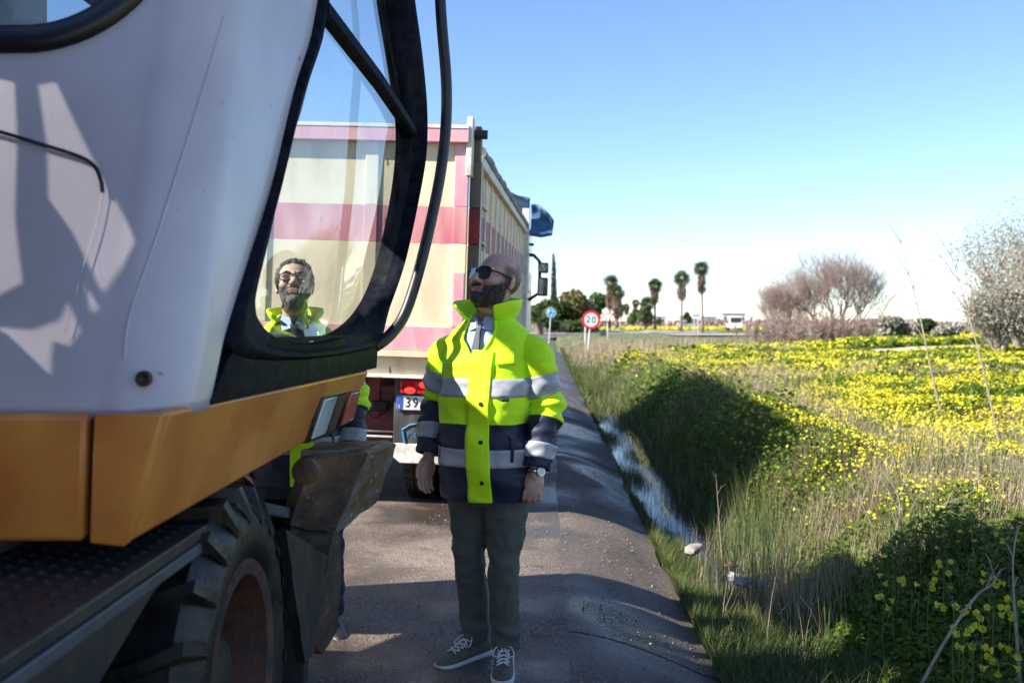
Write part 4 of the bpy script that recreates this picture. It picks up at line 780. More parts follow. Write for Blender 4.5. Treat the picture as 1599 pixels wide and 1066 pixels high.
#@@PEOPLE
# ------------------------------------------------------------------ people
def sring(c, a, b, z, n=48, e=2.4, ph=0.0):
    out = []
    for k in range(n):
        t = 2 * math.pi * k / n + ph; ct, st_ = math.cos(t), math.sin(t)
        out.append(Vector((c[0] + a * math.copysign(abs(ct) ** (2 / e), ct), c[1] + b * math.copysign(abs(st_) ** (2 / e), st_), z)))
    return out
def wrinkle(me, amp, fs, seed, zst=0.5, ridge=True):
    for v in me.vertices:
        q = Vector((v.co.x * fs + seed, v.co.y * fs, v.co.z * fs * zst)); w_ = mnoise.noise(q)
        if ridge: w_ = 0.6 * w_ + 0.55 * (1 - abs(mnoise.noise(q * 1.9 + Vector((3, 1, 7)))) * 2.2) - 0.2
        v.co += v.normal * amp * w_
def person(name, loc, yaw, head_yaw, head_pitch, p, label):
    """figure facing -y: one skin mesh; jacket, trousers, shoes, hair and glasses as parts"""
    root = empty(name, loc, (0, 0, yaw), label, 'person'); skin = p['skin']; HC = Vector((p.get('hx', 0), -0.035, 1.668 * p['h']))
    HM = Matrix.Translation(HC) @ Matrix.Rotation(head_yaw, 4, 'Z') @ Matrix.Rotation(-head_pitch, 4, 'X'); k = p.get('hs', 1.0); S3 = HM.to_3x3()
    def H(x, y, z): return HM @ Vector((x * k, y * k, z * k))
    g = G(); fat = p.get('fat', 1.0)
    g.ell(H(0, .014, .034), (.077 * k, .099 * k, .089 * k), S3, 28, 18); g.ell(H(0, -.032, -.028), (.064 * k * fat, .066 * k, .084 * k), S3, 24, 16)
    g.ell(H(0, -.038, -.072), (.054 * k * fat, .056 * k, .044 * k), S3, 24, 14); g.ell(H(0, -.078, -.094), (.026 * k, .022 * k, .022 * k), S3); g.ell(H(0, -.008, -.100), (.054 * k * fat, .060 * k, .040 * k), S3)
    g.cap(H(-.042, -.082, .024), H(.042, -.082, .024), .016 * k, .016 * k); g.cap(H(0, -.092, .016), H(0, -.118, -.022), .0105 * k, .0155 * k); g.cap(H(0, -.09, .03), H(0, -.094, .0), .012 * k, .011 * k)
    for s_ in (-1, 1):
        g.ell(H(s_ * .013, -.106, -.026), .0105 * k); g.ell(H(s_ * .040, -.068, -.022), (.028 * k * fat, .028 * k, .028 * k))
        M2 = S3 @ Matrix.Rotation(s_ * R(20), 3, 'Z'); g.ell(H(s_ * .080, .016, .000), (.008 * k, .017 * k, .029 * k), M2, 14, 10); g.ell(H(s_ * .078, .010, -.022), (.009 * k, .012 * k, .012 * k), M2)
    g.cap(H(-.021, -.097, -.055), H(.021, -.097, -.055), .008 * k, .008 * k); g.cap(H(-.017, -.095, -.068), H(.017, -.095, -.068), .009 * k, .009 * k)
    nk = .060 * fat; g.cap(H(0, .012, -.05), (0, .012, 1.50), nk, nk * 1.02, 18); g.cap((0, .012, 1.50), (0, .02, 1.40), nk * 1.05, .085, 18)
    g.loft([sring((0, .01), a, b, z) for z, a, b in ((.82, .155, .105), (.95, .165, .125), (1.1, .16, .12), (1.25, .17, .115), (1.38, .175, .10), (1.44, .12, .08))])
    sides = {}
    for s_ in (-1, 1):
        sh, el, wr = [Vector(q) for q in p['armL' if s_ > 0 else 'armR']]; g.cap(sh, el, .052, .042); g.cap(el, wr, .040, .027); sides[s_] = (sh, el, wr)
        hip = Vector((s_ * .085, 0, .88)); kn = Vector((p['feet'][s_][0] * .95 + s_ * .006, -.02 + p['feet'][s_][1] * .5, .48)); an = Vector((p['feet'][s_][0], p['feet'][s_][1], .09)); g.cap(hip, kn, .082, .056); g.cap(kn, an, .055, .036); sides[s_] += (hip, kn, an)
        # hand: palm, four bent fingers of unequal length, thumb on the front side
        d0 = (wr - el).normalized(); fwd = Vector((0, -1, 0)); fwd = (fwd - d0 * fwd.dot(d0)).normalized(); inn = d0.cross(fwd) * (-1); inn = inn if inn.x * s_ < 0 else -inn
        roll = p['hand_roll'][s_]; Q = Matrix.Rotation(roll * s_, 3, d0); fwd = Q @ fwd; inn = Q @ inn
        def hp_(f_, i_, dn): return wr + fwd * f_ + inn * i_ + d0 * dn
        B3 = Matrix((fwd, inn, d0)).transposed(); g.ell(hp_(0, .004, .058), (.043, .020, .056), B3, 20, 14); g.ell(hp_(.018, .010, .04), (.022, .018, .034), B3); g.cap(wr - d0 * .03, hp_(0, 0, .03), .028, .026)
        curl = p['curl'][s_]
        for fo, ln, rr in ((.033, .074, .0092), (.011, .084, .0096), (-.011, .078, .0092), (-.031, .060, .0082)):
            q = hp_(fo, .002, .098); an_ = R(8) + curl * .5
            for seg, (fr_, r0_, r1_) in enumerate(((.45, rr, rr * .95), (.31, rr * .95, rr * .88), (.24, rr * .88, rr * .75))):
                dv = d0 * math.cos(an_) + inn * math.sin(an_) + fwd * (fo * .9); q2 = q + dv.normalized() * ln * fr_; g.cap(q, q2, r0_, r1_, 10); q = q2; an_ += curl
        q = hp_(.034, .012, .030)
        for ln, r0_, r1_, v_ in ((.042, .0135, .0115, (.62, .30, .75)), (.032, .0112, .0098, (.28, .28, .92)), (.026, .0098, .0082, (.05, .34, .95))):
            dv = (fwd * v_[0] + inn * v_[1] + d0 * v_[2]).normalized(); q2 = q + dv * ln; g.cap(q, q2, r0_, r1_, 10); q = q2
        fy = p['foot_yaw'][s_]; fd = Vector((math.sin(fy), -math.cos(fy), 0)); g.cap(an + Vector((0, 0, -.03)), an + fd * .14 + Vector((0, 0, -.05)), .035, .026)
    me = remesh(g, .0042, 3, .5); inv = HM.inverted(); co = np.array([v.co for v in me.vertices]); A = np.array(inv); hl = (co @ A[:3, :3].T + A[:3, 3]) / k; nr = np.array([v.normal for v in me.vertices])
    body = finish(me, 'body', skin, root, angle=0)
    x, y, z = hl.T; head = (np.abs(x) < .10) & (np.abs(y) < .14) & (z > -.15) & (z < .14)
    fcs = np.array([list(f.vertices) for f in me.polygons])
    def shell(nm, mask, off, m, parent, fuzz, fs=160, mats2=None):
        m_ = mask & head; f_ = fcs[m_[fcs].all(1)]; used = np.unique(f_); mp = -np.ones(len(co), int); mp[used] = np.arange(len(used))
        nb = np.zeros(len(co)); inner = fcs[m_[fcs].all(1)]; cnt = np.zeros(len(co)); allc = np.zeros(len(co)); np.add.at(cnt, inner.ravel(), 1); np.add.at(allc, fcs.ravel(), 1)
        edge = (cnt[used] / np.maximum(allc[used], 1)) < 0.99
        P = co[used]; d_ = np.array([off * (1 + fuzz * mnoise.noise(Vector(q) * fs) + fuzz * .6 * mnoise.noise(Vector(q) * fs * .3)) for q in P]); d_[edge] = -0.0006
        V_ = P + nr[used] * d_[:, None]; mesh = bpy.data.meshes.new(nm); mesh.from_pydata(V_.tolist(), [], mp[f_].tolist()); return finish(mesh, nm, m, parent, angle=0)
    ax = np.abs(x); wob = np.array([mnoise.noise(Vector(q) * 55) for q in hl]) * .006
    lips = (ax < p.get('lw', .029)) & (z > -.075) & (z < -.047) & (y < -.088)
    beard = ((z < np.minimum(.012, (y + .02) * .69 - .002) + wob) & (y < .006) & (z > -.125) & ((ax > .026) | (z < -.034 + wob * .5)) & ((ax > .05) | (z < -.03)) & (z < -.018 + wob * 2)) & ~lips & ~((z > -.040) & (ax < .045) & (y < -.08)) & ~((z < -.112) & (y > -.045)) & ~((ax > .079) & (y > -.012))
    beard = beard | ((z < -.035 + wob * .4) & (z > -.052) & (ax < .040) & (y < -.078) & (y > -.112) & ~lips)
    shell('beard', beard, p['beard_len'], p['beard'], body, .55)
    if p.get('beard2'): shell('chin_beard', beard & (z < -.074 + wob) & (ax < .035 + wob) & (y < -.05), p['beard_len'] + .002, p['beard2'], body, .5)
    shell('lips', lips & (y < -.094), .0012, 'lip', body, 0)
    ear = (ax > .077) & (z < .036) & (z > -.04) & (y > -.012) & (y < .045)
    S_ = lambda a_, b_, v_: smoothstep(a_, b_, v_)
    soft_beard = S_(.020, -.012, z - np.minimum(.012, (y + .02) * .69)) * S_(.022, -.004, y) * S_(-.135, -.115, z) * np.maximum(S_(.022, .034, ax), S_(-.030, -.040, z)) * .85
    soft_hair = np.clip(np.maximum(S_(-.004, .030, y - np.clip(z - .03, 0, 1) * .45) * S_(-.075, -.045, z - np.clip(.05 - y, 0, 1) * .8), S_(-.045, -.015, y) * S_(.058, .070, ax) * S_(-.03, -.005, z) * S_(.075, .045, z)), 0, 1) * (.88 if p['hair_kind'] == 'buzz' else .6)
    soft = np.where(head & ~ear, np.maximum(soft_beard, soft_hair), 0) * ~((z > -.040) & (ax < .045) & (y < -.08) & (z < .1)); at_ = me.attributes.new('tint', 'FLOAT', 'POINT'); at_.data.foreach_set('value', soft.astype(np.float32))
    if p['hair_kind'] == 'buzz': pass
    else: hair = (((z > .088 + wob * 2 - np.clip(y + .03, 0, .2) * 1.1) & (y > -.085)) | ((y > .03) & (z > -.05)) | ((y > -.035 + wob) & (ax > .066) & (z > -.004))) & ~ear; shell('hair', hair, .013, p['hair'], body, .8, 70)
    # glasses
    gl = empty('glasses', (0, 0, 0)); gl.parent = root
    lens_o = []
    for s_ in (-1, 1):
        cx = s_ * .034; pts = []
        for q in range(24):
            t = 2 * math.pi * q / 24; ct, st_ = math.cos(t), math.sin(t); dx = .0285 * math.copysign(abs(ct) ** .7, ct); dz = p['lens_h'] * math.copysign(abs(st_) ** .7, st_); pts.append((cx + dx * (1 + .1 * st_), -.113 + .010 * ((cx + dx) / .06) ** 2 * 1.6, .006 + dz))
        G().prism([H(a_, b_, c_) for a_, b_, c_ in pts], [H(a_, b_ + .002, c_) for a_, b_, c_ in pts]).build('lens', p['lens'], gl)
        G().tube([H(a_, b_ - .0005, c_) for a_, b_, c_ in pts + pts[:1]], p['frame_r'] * k, 6, caps=False).build('lens_frame', 'spectacle_frame', gl)
        G().tube([H(s_ * .062, -.103, .016), H(s_ * .076, -.06, .017), H(s_ * .084, .004, .014), H(s_ * .084, .022, .002)], [p['frame_r'] * 1.5 * k] * 4, 8).build('temple', 'spectacle_frame', gl)
        if p.get('eyes'):
            G().ell(H(s_ * .032, -.0905, .006), (.012 * k, .006 * k, .0038 * k), S3).build('eye', 'eye_white', body); G().ell(H(s_ * .032 + .002, -.0945, .006), (.0048 * k, .003 * k, .0038 * k), S3).build('iris', 'eye_dark', body)
            G().tube([H(s_ * .014, -.101, .027), H(s_ * .034, -.102, .034), H(s_ * .052, -.090, .027)], [.004, .0045, .003], 6).build('eyebrow', p['hair'], body)
    G().tube([H(-.010, -.1135, .012), H(0, -.116, .015), H(.010, -.1135, .012)], p['frame_r'] * 1.3 * k, 8).build('bridge', 'spectacle_frame', gl)
    # jacket: bulky parka, yellow over navy, open at the neck
    jk = empty('jacket', (0, 0, 0)); jk.parent = root; fat2 = p.get('bulk', 1.0); HEM = p['hem']
    TZ = [HEM, HEM + .03, .85, 1.0, 1.15, 1.28, 1.36, 1.42, 1.465, 1.50, 1.53]; TA = [.205, .209, .206, .202, .198, .196, .194, .190, .160, .116, .088]; TB = [.165, .170, .176, .180, .176, .160, .146, .130, .108, .092, .088]; TY = [0, 0, -.01, -.015, -.012, -.002, .006, .012, .014, .012, .012]
    def tp(th, z, off=0.0):
        a = float(np.interp(z, TZ, TA)) * fat2; b = float(np.interp(z, TZ, TB)) * fat2; cy = float(np.interp(z, TZ, TY)); ct, st_ = math.cos(th), math.sin(th); e = 2 / 2.5
        q = Vector((a * math.copysign(abs(ct) ** e, ct), cy + b * math.copysign(abs(st_) ** e, st_), z)); n_ = Vector((ct, st_, 0))
        s1 = Vector((q.x * 6 + p['seed'], q.y * 6, z * 7)); fold = .011 * mnoise.noise(s1) + .013 * (1 - 2.4 * abs(mnoise.noise(Vector((q.x * 5 + z * 4, q.y * 5, z * 9 + p['seed']))))) * (1 - float(smoothstep(1.40, 1.5, z)))
        fold += .006 * math.sin(z * 40 + 3 * mnoise.noise(s1 * .7)) * (0.5 + 0.5 * mnoise.noise(s1 * .5)); fold += .0055 * (1 - 3.2 * abs(mnoise.noise(Vector((q.x * 13 + z * 7, q.y * 13, z * 19 + p['seed']))))) * (0.4 + 0.6 * mnoise.noise(s1 * .8 + Vector((9, 9, 9)))); fold *= (1 - .5 * float(smoothstep(1.42, 1.52, z)))
        return q + n_ * (fold + off)
    NT = 96; FR = -math.pi / 2
    def vgap(z): return p['vopen'] * float(np.clip((z - p['vz']) / (1.53 - p['vz']), 0, 1)) ** 0.85
    def torso(nm, z0, z1, m, off=0.0, nz_=None, gap=True, bottom=False, th0=None, th1=None, thick=0.0):
        nz_ = nz_ or max(3, int((z1 - z0) / .012)); rws = []
        for i in range(nz_ + 1):
            z = z0 + (z1 - z0) * i / nz_
            if th0 is None:
                w_ = vgap(z) if gap else 0; w_ = max(w_, 1e-3); rws.append([tp(FR + w_ + (2 * math.pi - 2 * w_) * q / NT, z, off) for q in range(NT + 1)])
            else:
                c0 = th0(z) if callable(th0) else th0; c1 = th1(z) if callable(th1) else th1; rws.append([tp(c0 + (c1 - c0) * q / 10, z, off) for q in range(11)])
        o = G().loft(rws, False, closed=False).build(nm, m, jk, angle=0)
        if thick: s2 = o.modifiers.new('s', 'SOLIDIFY'); s2.thickness = thick; s2.offset = 1
        return o
    NZ = p['navy_z']
    torso('upper_body', NZ, 1.53, 'hivis_yellow', thick=0); torso('lower_body', HEM, NZ + .002, 'navy_fabric')
    # inside of the hem
    G().loft([[tp(2 * math.pi * q / 48, HEM, 0) for q in range(48)], [Vector((tp(2 * math.pi * q / 48, HEM).x * .86, tp(2 * math.pi * q / 48, HEM).y * .86, HEM + .10)) for q in range(48)]], False).build('hem_lining', 'navy_fabric', jk, angle=0)
    for z0, z1 in p['bands']: torso('reflective_band', z0, z1, 'silver_tape', .0035, 6, thick=.002)
    pw = p['placket']; torso('placket', HEM + .003, p['vz'] + .03, 'hivis_yellow', .0075, 60, th0=lambda z: FR - .02, th1=lambda z: FR + pw, thick=.004)
    for z in (1.155, .995, .825): 
        c = tp(FR + pw * .55, z, .013); G().lathe([(-.003, .0001), (-.003, .0085), (.002, .0095), (.004, .0095)], 'y', c, 16, closed=False).build('snap_button', 'sign_black', jk)
    torso('pocket_flap', 1.315, 1.385, 'hivis_yellow', .008, 6, th0=FR + .42, th1=FR + .92, thick=.004)
    torso('pocket_tag', 1.165, 1.178, 'navy_fabric', .0075, 2, th0=FR + .62, th1=FR + .78, thick=.001)
    for s_ in (-1, 1): torso('pocket_welt', .93 - .02, 1.02, 'navy_fabric', .006, 8, th0=FR + s_ * .85, th1=FR + s_ * .93, thick=.003)
    # open edges, collar
    for s_ in (-1, 1):
        ed = [tp(FR + s_ * (vgap(z) + .012), z, .002) for z in np.linspace(p['vz'], 1.53, 24)]; G().tube(ed, .0055, 8).build('zip_edge', 'hivis_yellow', jk)
    rws = []
    for i in range(49):
        t = -1 + 2 * i / 48; th = FR + math.pi + t * (math.pi - p['vopen'] * .92); w_ = abs(t); row = []; b0 = tp(th, 1.515, .004); dirv = Vector((math.cos(th), math.sin(th), 0))
        for j in range(8):
            q = j / 7; fl = p['flare'] * (q ** 1.3) * (0.35 + .65 * w_ ** 2); hgt_ = p.get('ch', .074) + .02 * (1 - w_) - .028 * max(0, w_ - .8) * 5 * .4
            row.append(b0 + dirv * (fl + .010 * math.sin(q * math.pi)) + Vector((0, -.02 * q * w_ ** 3, hgt_ * q)) + Vector((0, 0, -.012 * w_ ** 3)) + dirv * .006 * mnoise.noise((t * 6, q * 2.5, p['seed'])))
        rws.append(row)
    o = G().loft(rws, False, closed=False).build('collar', 'hivis_yellow', jk, angle=0); s2 = o.modifiers.new('s', 'SOLIDIFY'); s2.thickness = .012; s2.offset = 0; s3 = o.modifiers.new('b', 'SUBSURF'); s3.levels = 1; s3.render_levels = 1
    # shirt, tie
    def inner(nm, z0, z1, m, sc_, parent=root):
        return G().loft([[Vector((tp(2 * math.pi * q / 48, z).x * sc_, tp(2 * math.pi * q / 48, z).y * sc_, z)) for q in range(48)] for z in np.linspace(z0, z1, 12)], False).build(nm, m, parent, angle=0)
    sh_ = inner('shirt', 1.2, 1.50, p['shirt'], .90); fy_ = lambda z: tp(FR, z).y * .90
    for s_ in (-1, 1): G().prism([Vector((s_ * .004, fy_(1.48) - .022, 1.478)), Vector((s_ * .052, fy_(1.48) - .006, 1.462)), Vector((s_ * .070, fy_(1.5) + .03, 1.535)), Vector((s_ * .02, fy_(1.5) - .002, 1.52))], [Vector((s_ * .004, fy_(1.48) - .028, 1.474)), Vector((s_ * .054, fy_(1.48) - .014, 1.458)), Vector((s_ * .074, fy_(1.5) + .024, 1.535)), Vector((s_ * .02, fy_(1.5) - .008, 1.52))]).build('shirt_collar', p['shirt_collar'], sh_)
    tz = ((-.017, 1.492), (.017, 1.492), (.012, 1.455), (.024, p['vz'] - .01), (-.024, p['vz'] - .01), (-.012, 1.455)); ty = lambda z: fy_(z) - .004 - .010 * float(smoothstep(p['vz'], 1.49, z))
    G().prism([Vector((x_, ty(z), z)) for x_, z in tz], [Vector((x_, ty(z) - .008, z)) for x_, z in tz]).build('tie', p['tie'], root, bevel=.003)
    # sleeves: one swept tube, cut into colour zones along its length
    for s_ in (-1, 1):
        sh, el, wr = sides[s_][:3]; top = sh + Vector((-s_ * .085, .008, .020)); path = dense([top, sh + Vector((s_ * .012, 0, -.004)), sh.lerp(el, .5) + Vector((s_ * .012, 0, 0)), el + Vector((s_ * .005, .006, 0)), el.lerp(wr, .55), wr + (wr - el).normalized() * p['cuff']], 16); L_ = [0]
        for a_, b_ in zip(path, path[1:]): L_.append(L_[-1] + (b_ - a_).length)
        tot = L_[-1]
        def sl(off, l0, l1, nm, m, cap_=False, thick=0):
            n_ = max(4, int((l1 - l0) / .008)); rws = []; up = Vector((0, -1, 0))
            for i in range(n_ + 1):
                l = l0 + (l1 - l0) * i / n_; f_ = l / tot; c = Vector([float(np.interp(l, L_, [q[a_] for q in path])) for a_ in range(3)]); c2 = Vector([float(np.interp(l + .02, L_ + [tot + .05], [q[a_] for q in path] + [path[-1][a_] + (path[-1] - path[-2])[a_] / max((path[-1] - path[-2]).length, 1e-6) * .05])) for a_ in range(3)]); t_ = (c2 - c).normalized()
                u_ = (up - t_ * up.dot(t_)).normalized(); sd_ = t_.cross(u_); r_ = float(np.interp(f_, [0, .12, .22, .45, .62, .85, 1], [.046, .066, .074, .073, .070, .065, .061])) * p.get('bulk', 1)
                row = []
                for q in range(40):
                    th = 2 * math.pi * q / 40; d_ = u_ * math.cos(th) + sd_ * math.sin(th); pp = c + d_ * r_; nn = Vector((pp.x * 7 + s_ * 5, pp.y * 7, pp.z * 12))
                    amp = .008 + .009 * math.exp(-((f_ - .58) / .14) ** 2); w_ = amp * mnoise.noise(nn) + amp * .9 * math.sin(l * 95 + 2.5 * math.cos(th + s_) + 4 * mnoise.noise(nn * .4)) * (.45 + .55 * mnoise.noise(nn * .6 + Vector((2, 2, 2))))
                    w_ += .005 * (1 - 3.0 * abs(mnoise.noise(Vector((pp.x * 14 + 3, pp.y * 14, pp.z * 20 + s_))))); row.append(pp + d_ * (w_ * float(smoothstep(0.05, .2, f_)) + off))
                rws.append(row)
            if cap_: c_ = rws[-1]; ce = sum(c_, Vector()) / len(c_); rws.append([q.lerp(ce, .18) for q in c_]); rws.append([q.lerp(ce, .25) + (rws[-3][0] - c_[0]) * 4 for q in c_])
            o = G().loft(rws, False).build(nm, m, jk, angle=0)
            if thick: s2 = o.modifiers.new('s', 'SOLIDIFY'); s2.thickness = thick; s2.offset = 1
        zt = lambda z: float(np.interp(-z, [-q.z for q in path], L_))
        sn = p['sleeve_navy'][s_]; sl(0, 0, zt(sn), 'sleeve', 'hivis_yellow'); sl(0, zt(sn) - .002, tot, 'lower_sleeve', 'navy_fabric', True)
        for z1, z0 in p['sleeve_bands'][s_]: sl(.0035, zt(z1), zt(z0), 'reflective_band', 'silver_tape', False, .002)
    # trousers
    g = G(); g.loft([sring((0, .0), a, b, z) for z, a, b in ((.70, .150, .105), (.78, .175, .125), (.9, .175, .128), (1.0, .165, .12))])
    for s_ in (-1, 1):
        hip, kn, an = sides[s_][3:]; an2 = Vector((an.x, an.y + .012, .085)); path = dense([hip + Vector((0, 0, .04)), hip.lerp(kn, .35) + Vector((s_ * .004, 0, 0)), kn.lerp(hip, .18), kn + Vector((0, -.004, -.04)), kn.lerp(an2, .55), an2], 8); n_ = len(path)
        g.tube(path, [float(np.interp(i / (n_ - 1), [0, .2, .4, .55, .75, 1], [.112, .098, .080, .070, .065, .062])) for i in range(n_)], 24)
    me = remesh(g, .009, 4, .6); wrinkle(me, .011, 9, p['seed'], .8)
    for v in me.vertices:
        if v.co.z < .62:
            wv = math.sin(v.co.z * 62 + v.co.x * 30 + 3 * mnoise.noise(v.co * 6)); gate = max(math.exp(-((v.co.z - .50) / .05) ** 2), .9 * math.exp(-((v.co.z - .17) / .06) ** 2), .25); v.co += v.normal * .006 * wv * gate
    finish(me, 'trousers', p['trousers'], root, angle=0)
    # shoes
    for s_ in (-1, 1):
        an = sides[s_][5]; fy = p['foot_yaw'][s_]; FM = Matrix.Translation((an.x, an.y, 0)) @ Matrix.Rotation(fy, 4, 'Z'); SL = [(.085, .030, .078, .02), (.075, .036, .092, .02), (.04, .039, .10, .02), (0, .039, .105, .02), (-.05, .041, .098, .02), (-.10, .045, .078, .02), (-.15, .047, .064, .02), (-.19, .042, .054, .021), (-.212, .030, .045, .022), (-.222, .014, .036, .024)]
        rws = []
        for y_, hw_, zt_, zb in SL:
            rws.append([FM @ Vector((hw_ * cx_, y_, zb + (zt_ - zb) * cz_)) for cx_, cz_ in ((-.92, 0), (-1, .3), (-.86, .7), (-.45, .97), (0, 1.0), (.45, .97), (.86, .7), (1, .3), (.92, 0))])
        sho = empty('shoe', (0, 0, 0)); sho.parent = root
        o = G().loft(rws, True).build('upper', p['shoe'], sho, angle=0); s3 = o.modifiers.new('b', 'SUBSURF'); s3.levels = 1; s3.render_levels = 1
        out = [(hw_ * 1.03 + .003, y_) for y_, hw_, _, _ in SL]; ol = [(-a_, b_) for a_, b_ in out] + [(a_, b_) for a_, b_ in out[::-1]]
        G().prism([FM @ Vector((a_ * .96, b_ * .985, .002)) for a_, b_ in ol], [FM @ Vector((a_, b_, .030 + (.008 if b_ < -.18 else 0) * 0)) for a_, b_ in ol]).build('sole', 'shoe_sole' if p['laces'] else 'shoe_black', sho, bevel=.004)
        if p['laces']:
            for i in range(5):
                y_ = -.035 - i * .024; z_ = float(np.interp(-y_, [0, .05, .10, .15], [.108, .101, .082, .068])) + .002; sgn = 1 if i % 2 else -1
                for s2_ in (-1, 1): G().tube([FM @ Vector((s2_ * .026, y_ - .012 * 1, z_ - .008)), FM @ Vector((0, y_, z_ + .001)), FM @ Vector((-s2_ * .026, y_ + .014, z_ - .004))], .0034, 6).build('lace', 'shoe_lace', sho)
            for s2_ in (-1, 1): G().tube(dense([FM @ Vector(q) for q in ((0, -.03, .108), (s2_ * .03, -.045, .112), (s2_ * .046, -.075, .088), (s2_ * .024, -.085, .086), (s2_ * .006, -.05, .107))], 5), .0028, 6).build('lace_loop', 'shoe_lace', sho)
    return root
P1 = dict(skin='skin_tan', h=1.0, hs=1.06, fat=1.12, hx=0.05, seed=3.0, bulk=1.0, hem=.735, vz=1.345, vopen=.52, flare=.06, placket=.36,
          armR=((-.195, .01, 1.370), (-.268, .03, 1.13), (-.275, -.045, .905)), armL=((.195, .01, 1.370), (.255, .025, 1.12), (.248, -.06, .875)),
          feet={-1: (-.088, .03), 1: (.088, -.035)}, foot_yaw={-1: R(-18), 1: R(22)}, hand_roll={-1: R(-25), 1: R(70)}, curl={-1: R(17), 1: R(48)},
          beard='hair_dark', beard_len=.0065, beard2=None, hair='stubble_dark', hair_kind='buzz', lens='sunglass_lens', lens_h=.025, frame_r=.0022, eyes=False,
          navy_z=1.065, bands=((1.18, 1.256), (.885, .962)), sleeve_navy={-1: 1.135, 1: 1.075}, sleeve_bands={-1: ((1.285, 1.205), (1.03, .97)), 1: ((1.27, 1.185), (.975, .915))}, cuff=-.005,
          shirt='shirt_blue', shirt_collar='shirt_blue', tie='tie_navy', trousers='trouser_green', shoe='shoe_olive', laces=True)
m1 = person('person', (-0.100, 4.36, -0.010), R(-24), R(-21), R(17), P1, 'person in yellow and navy hi-vis parka and sunglasses standing on the road, looking up')
# wristwatch on the nearer wrist
wr = Vector(P1['armL'][2]); dv = (wr - Vector(P1['armL'][1])).normalized(); c = wr + dv * .012
wt = empty('wristwatch', (0, 0, 0)); wt.parent = m1
up = Vector((0, -1, 0)); up = (up - dv * up.dot(dv)).normalized(); sdv = dv.cross(up)
G().tube([c + (up * math.cos(t) + sdv * math.sin(t)) * .033 for t in [2 * math.pi * i / 20 for i in range(21)]], .0065, 8, caps=False).build('strap', 'watch_metal', wt)
fc = c + (up * .55 + Vector((.8, 0, 0))).normalized() * .036; nrm = (fc - c).normalized(); tt = nrm.orthogonal().normalized(); t2 = nrm.cross(tt)
G().prism([fc + (tt * math.cos(2 * math.pi * i / 24) + t2 * math.sin(2 * math.pi * i / 24)) * .021 - nrm * .004 for i in range(24)], [fc + (tt * math.cos(2 * math.pi * i / 24) + t2 * math.sin(2 * math.pi * i / 24)) * .019 + nrm * .007 for i in range(24)]).build('watch_case', 'watch_metal', wt)
G().prism([fc + (tt * math.cos(2 * math.pi * i / 24) + t2 * math.sin(2 * math.pi * i / 24)) * .0165 + nrm * .006 for i in range(24)], [fc + (tt * math.cos(2 * math.pi * i / 24) + t2 * math.sin(2 * math.pi * i / 24)) * .016 + nrm * .0082 for i in range(24)]).build('watch_face', 'watch_face', wt)
P2 = dict(P1); P2.update(skin='skin_light', h=1.0, hs=1.04, fat=1.0, hx=0, seed=11.0, bulk=1.0, vz=1.20, vopen=.75, flare=.035, ch=.045, feet={-1: (-.10, .03), 1: (.17, -.03)}, foot_yaw={-1: R(-10), 1: R(15)},
          armR=((-.205, .01, 1.375), (-.275, .05, 1.13), (-.25, -.03, .90)), armL=((.205, .01, 1.375), (.275, .04, 1.12), (.265, -.03, .885)), curl={-1: R(20), 1: R(25)}, hand_roll={-1: R(0), 1: R(0)},
          lw=.021, beard='beard_grey', beard2='beard_pale', beard_len=.005, hair='hair_grey', hair_kind='full', lens='spectacle_glass', lens_h=.017, frame_r=.0022, eyes=True, shirt='jumper_navy', tie='jumper_navy', trousers='trouser_blue', shoe='shoe_black', laces=False)
m2 = person('person', (-1.045, 4.80, -0.012), R(8), R(2), R(20), P2, 'person with glasses and grey beard in hi-vis jacket, seen through the cab window')
#@@SIGNS
# ------------------------------------------------------------------ road signs
def disc(name, r, c, th, m, parent, r_in=None, n=48):
    prof = [(-th / 2, r), (th / 2, r), (th / 2, r_in if r_in else 0.0005), (-th / 2, r_in if r_in else 0.0005)]
    return G().lathe(prof, 'y', c, n).build(name, m, parent, angle=30)
def sign_root(name, px, d, z, label, tilt=0.0, yaw=0.0):
    x = (px - 799.5) / FPX * d; return empty(name, (x, d, z), (0, tilt, yaw), label, 'road sign')
def gz(px, d): return float(hgt((px - 799.5) / FPX * d, d))
d = 49.0; z0 = gz(918, d); zc = EYE - (499 - 505) / FPX * d - z0
s20 = sign_root('speed_sign', 918, d, z0, 'round red bordered speed limit 20 sign on a leaning white pole', R(4.5))
G().tube([(0, 0.04, -0.1), (0, 0.04, zc - 0.2)], 0.045, 12).build('pole', 'sign_pole', s20)
disc('border', 0.46, (0.02, 0, zc), 0.03, 'sign_red', s20, 0.335); disc('plate', 0.337, (0.02, 0.002, zc), 0.028, 'sign_white', s20)
bx('bracket', (-0.3, 0.02, zc - 0.06), (0.3, 0.04, zc + 0.06), 'sign_pole', s20)
for k, ch in enumerate('20'): text_mesh('numeral', ch, 0.47, 'sign_black', s20, Matrix.Translation((0.02 + (-0.135 if k == 0 else 0.135), -0.016, zc)) @ Matrix.Rotation(R(90), 4, 'X'), 0.003, xs=0.9)
d = 56.0; z0 = gz(914, d); pr = empty('sign_post', ((914 - 799.5) / FPX * d, d, z0), label='bare white sign post just left of the 20 sign', cat='post')
G().tube([(0, 0, -0.1), (0, 0, 1.9)], 0.05, 10).build('pole', 'sign_pole', pr); G().ell((0, 0, 1.9), 0.055).build('cap', 'sign_pole', pr)
d = 62.0; z0 = gz(949, d); zc = EYE - (494 - 505) / FPX * d - z0
yl = sign_root('yield_sign', 949, d, z0, 'white triangular give way sign with red border, point down')
def tri(sz): return [(-sz * .866, sz * .5), (sz * .866, sz * .5), (0, -sz)]
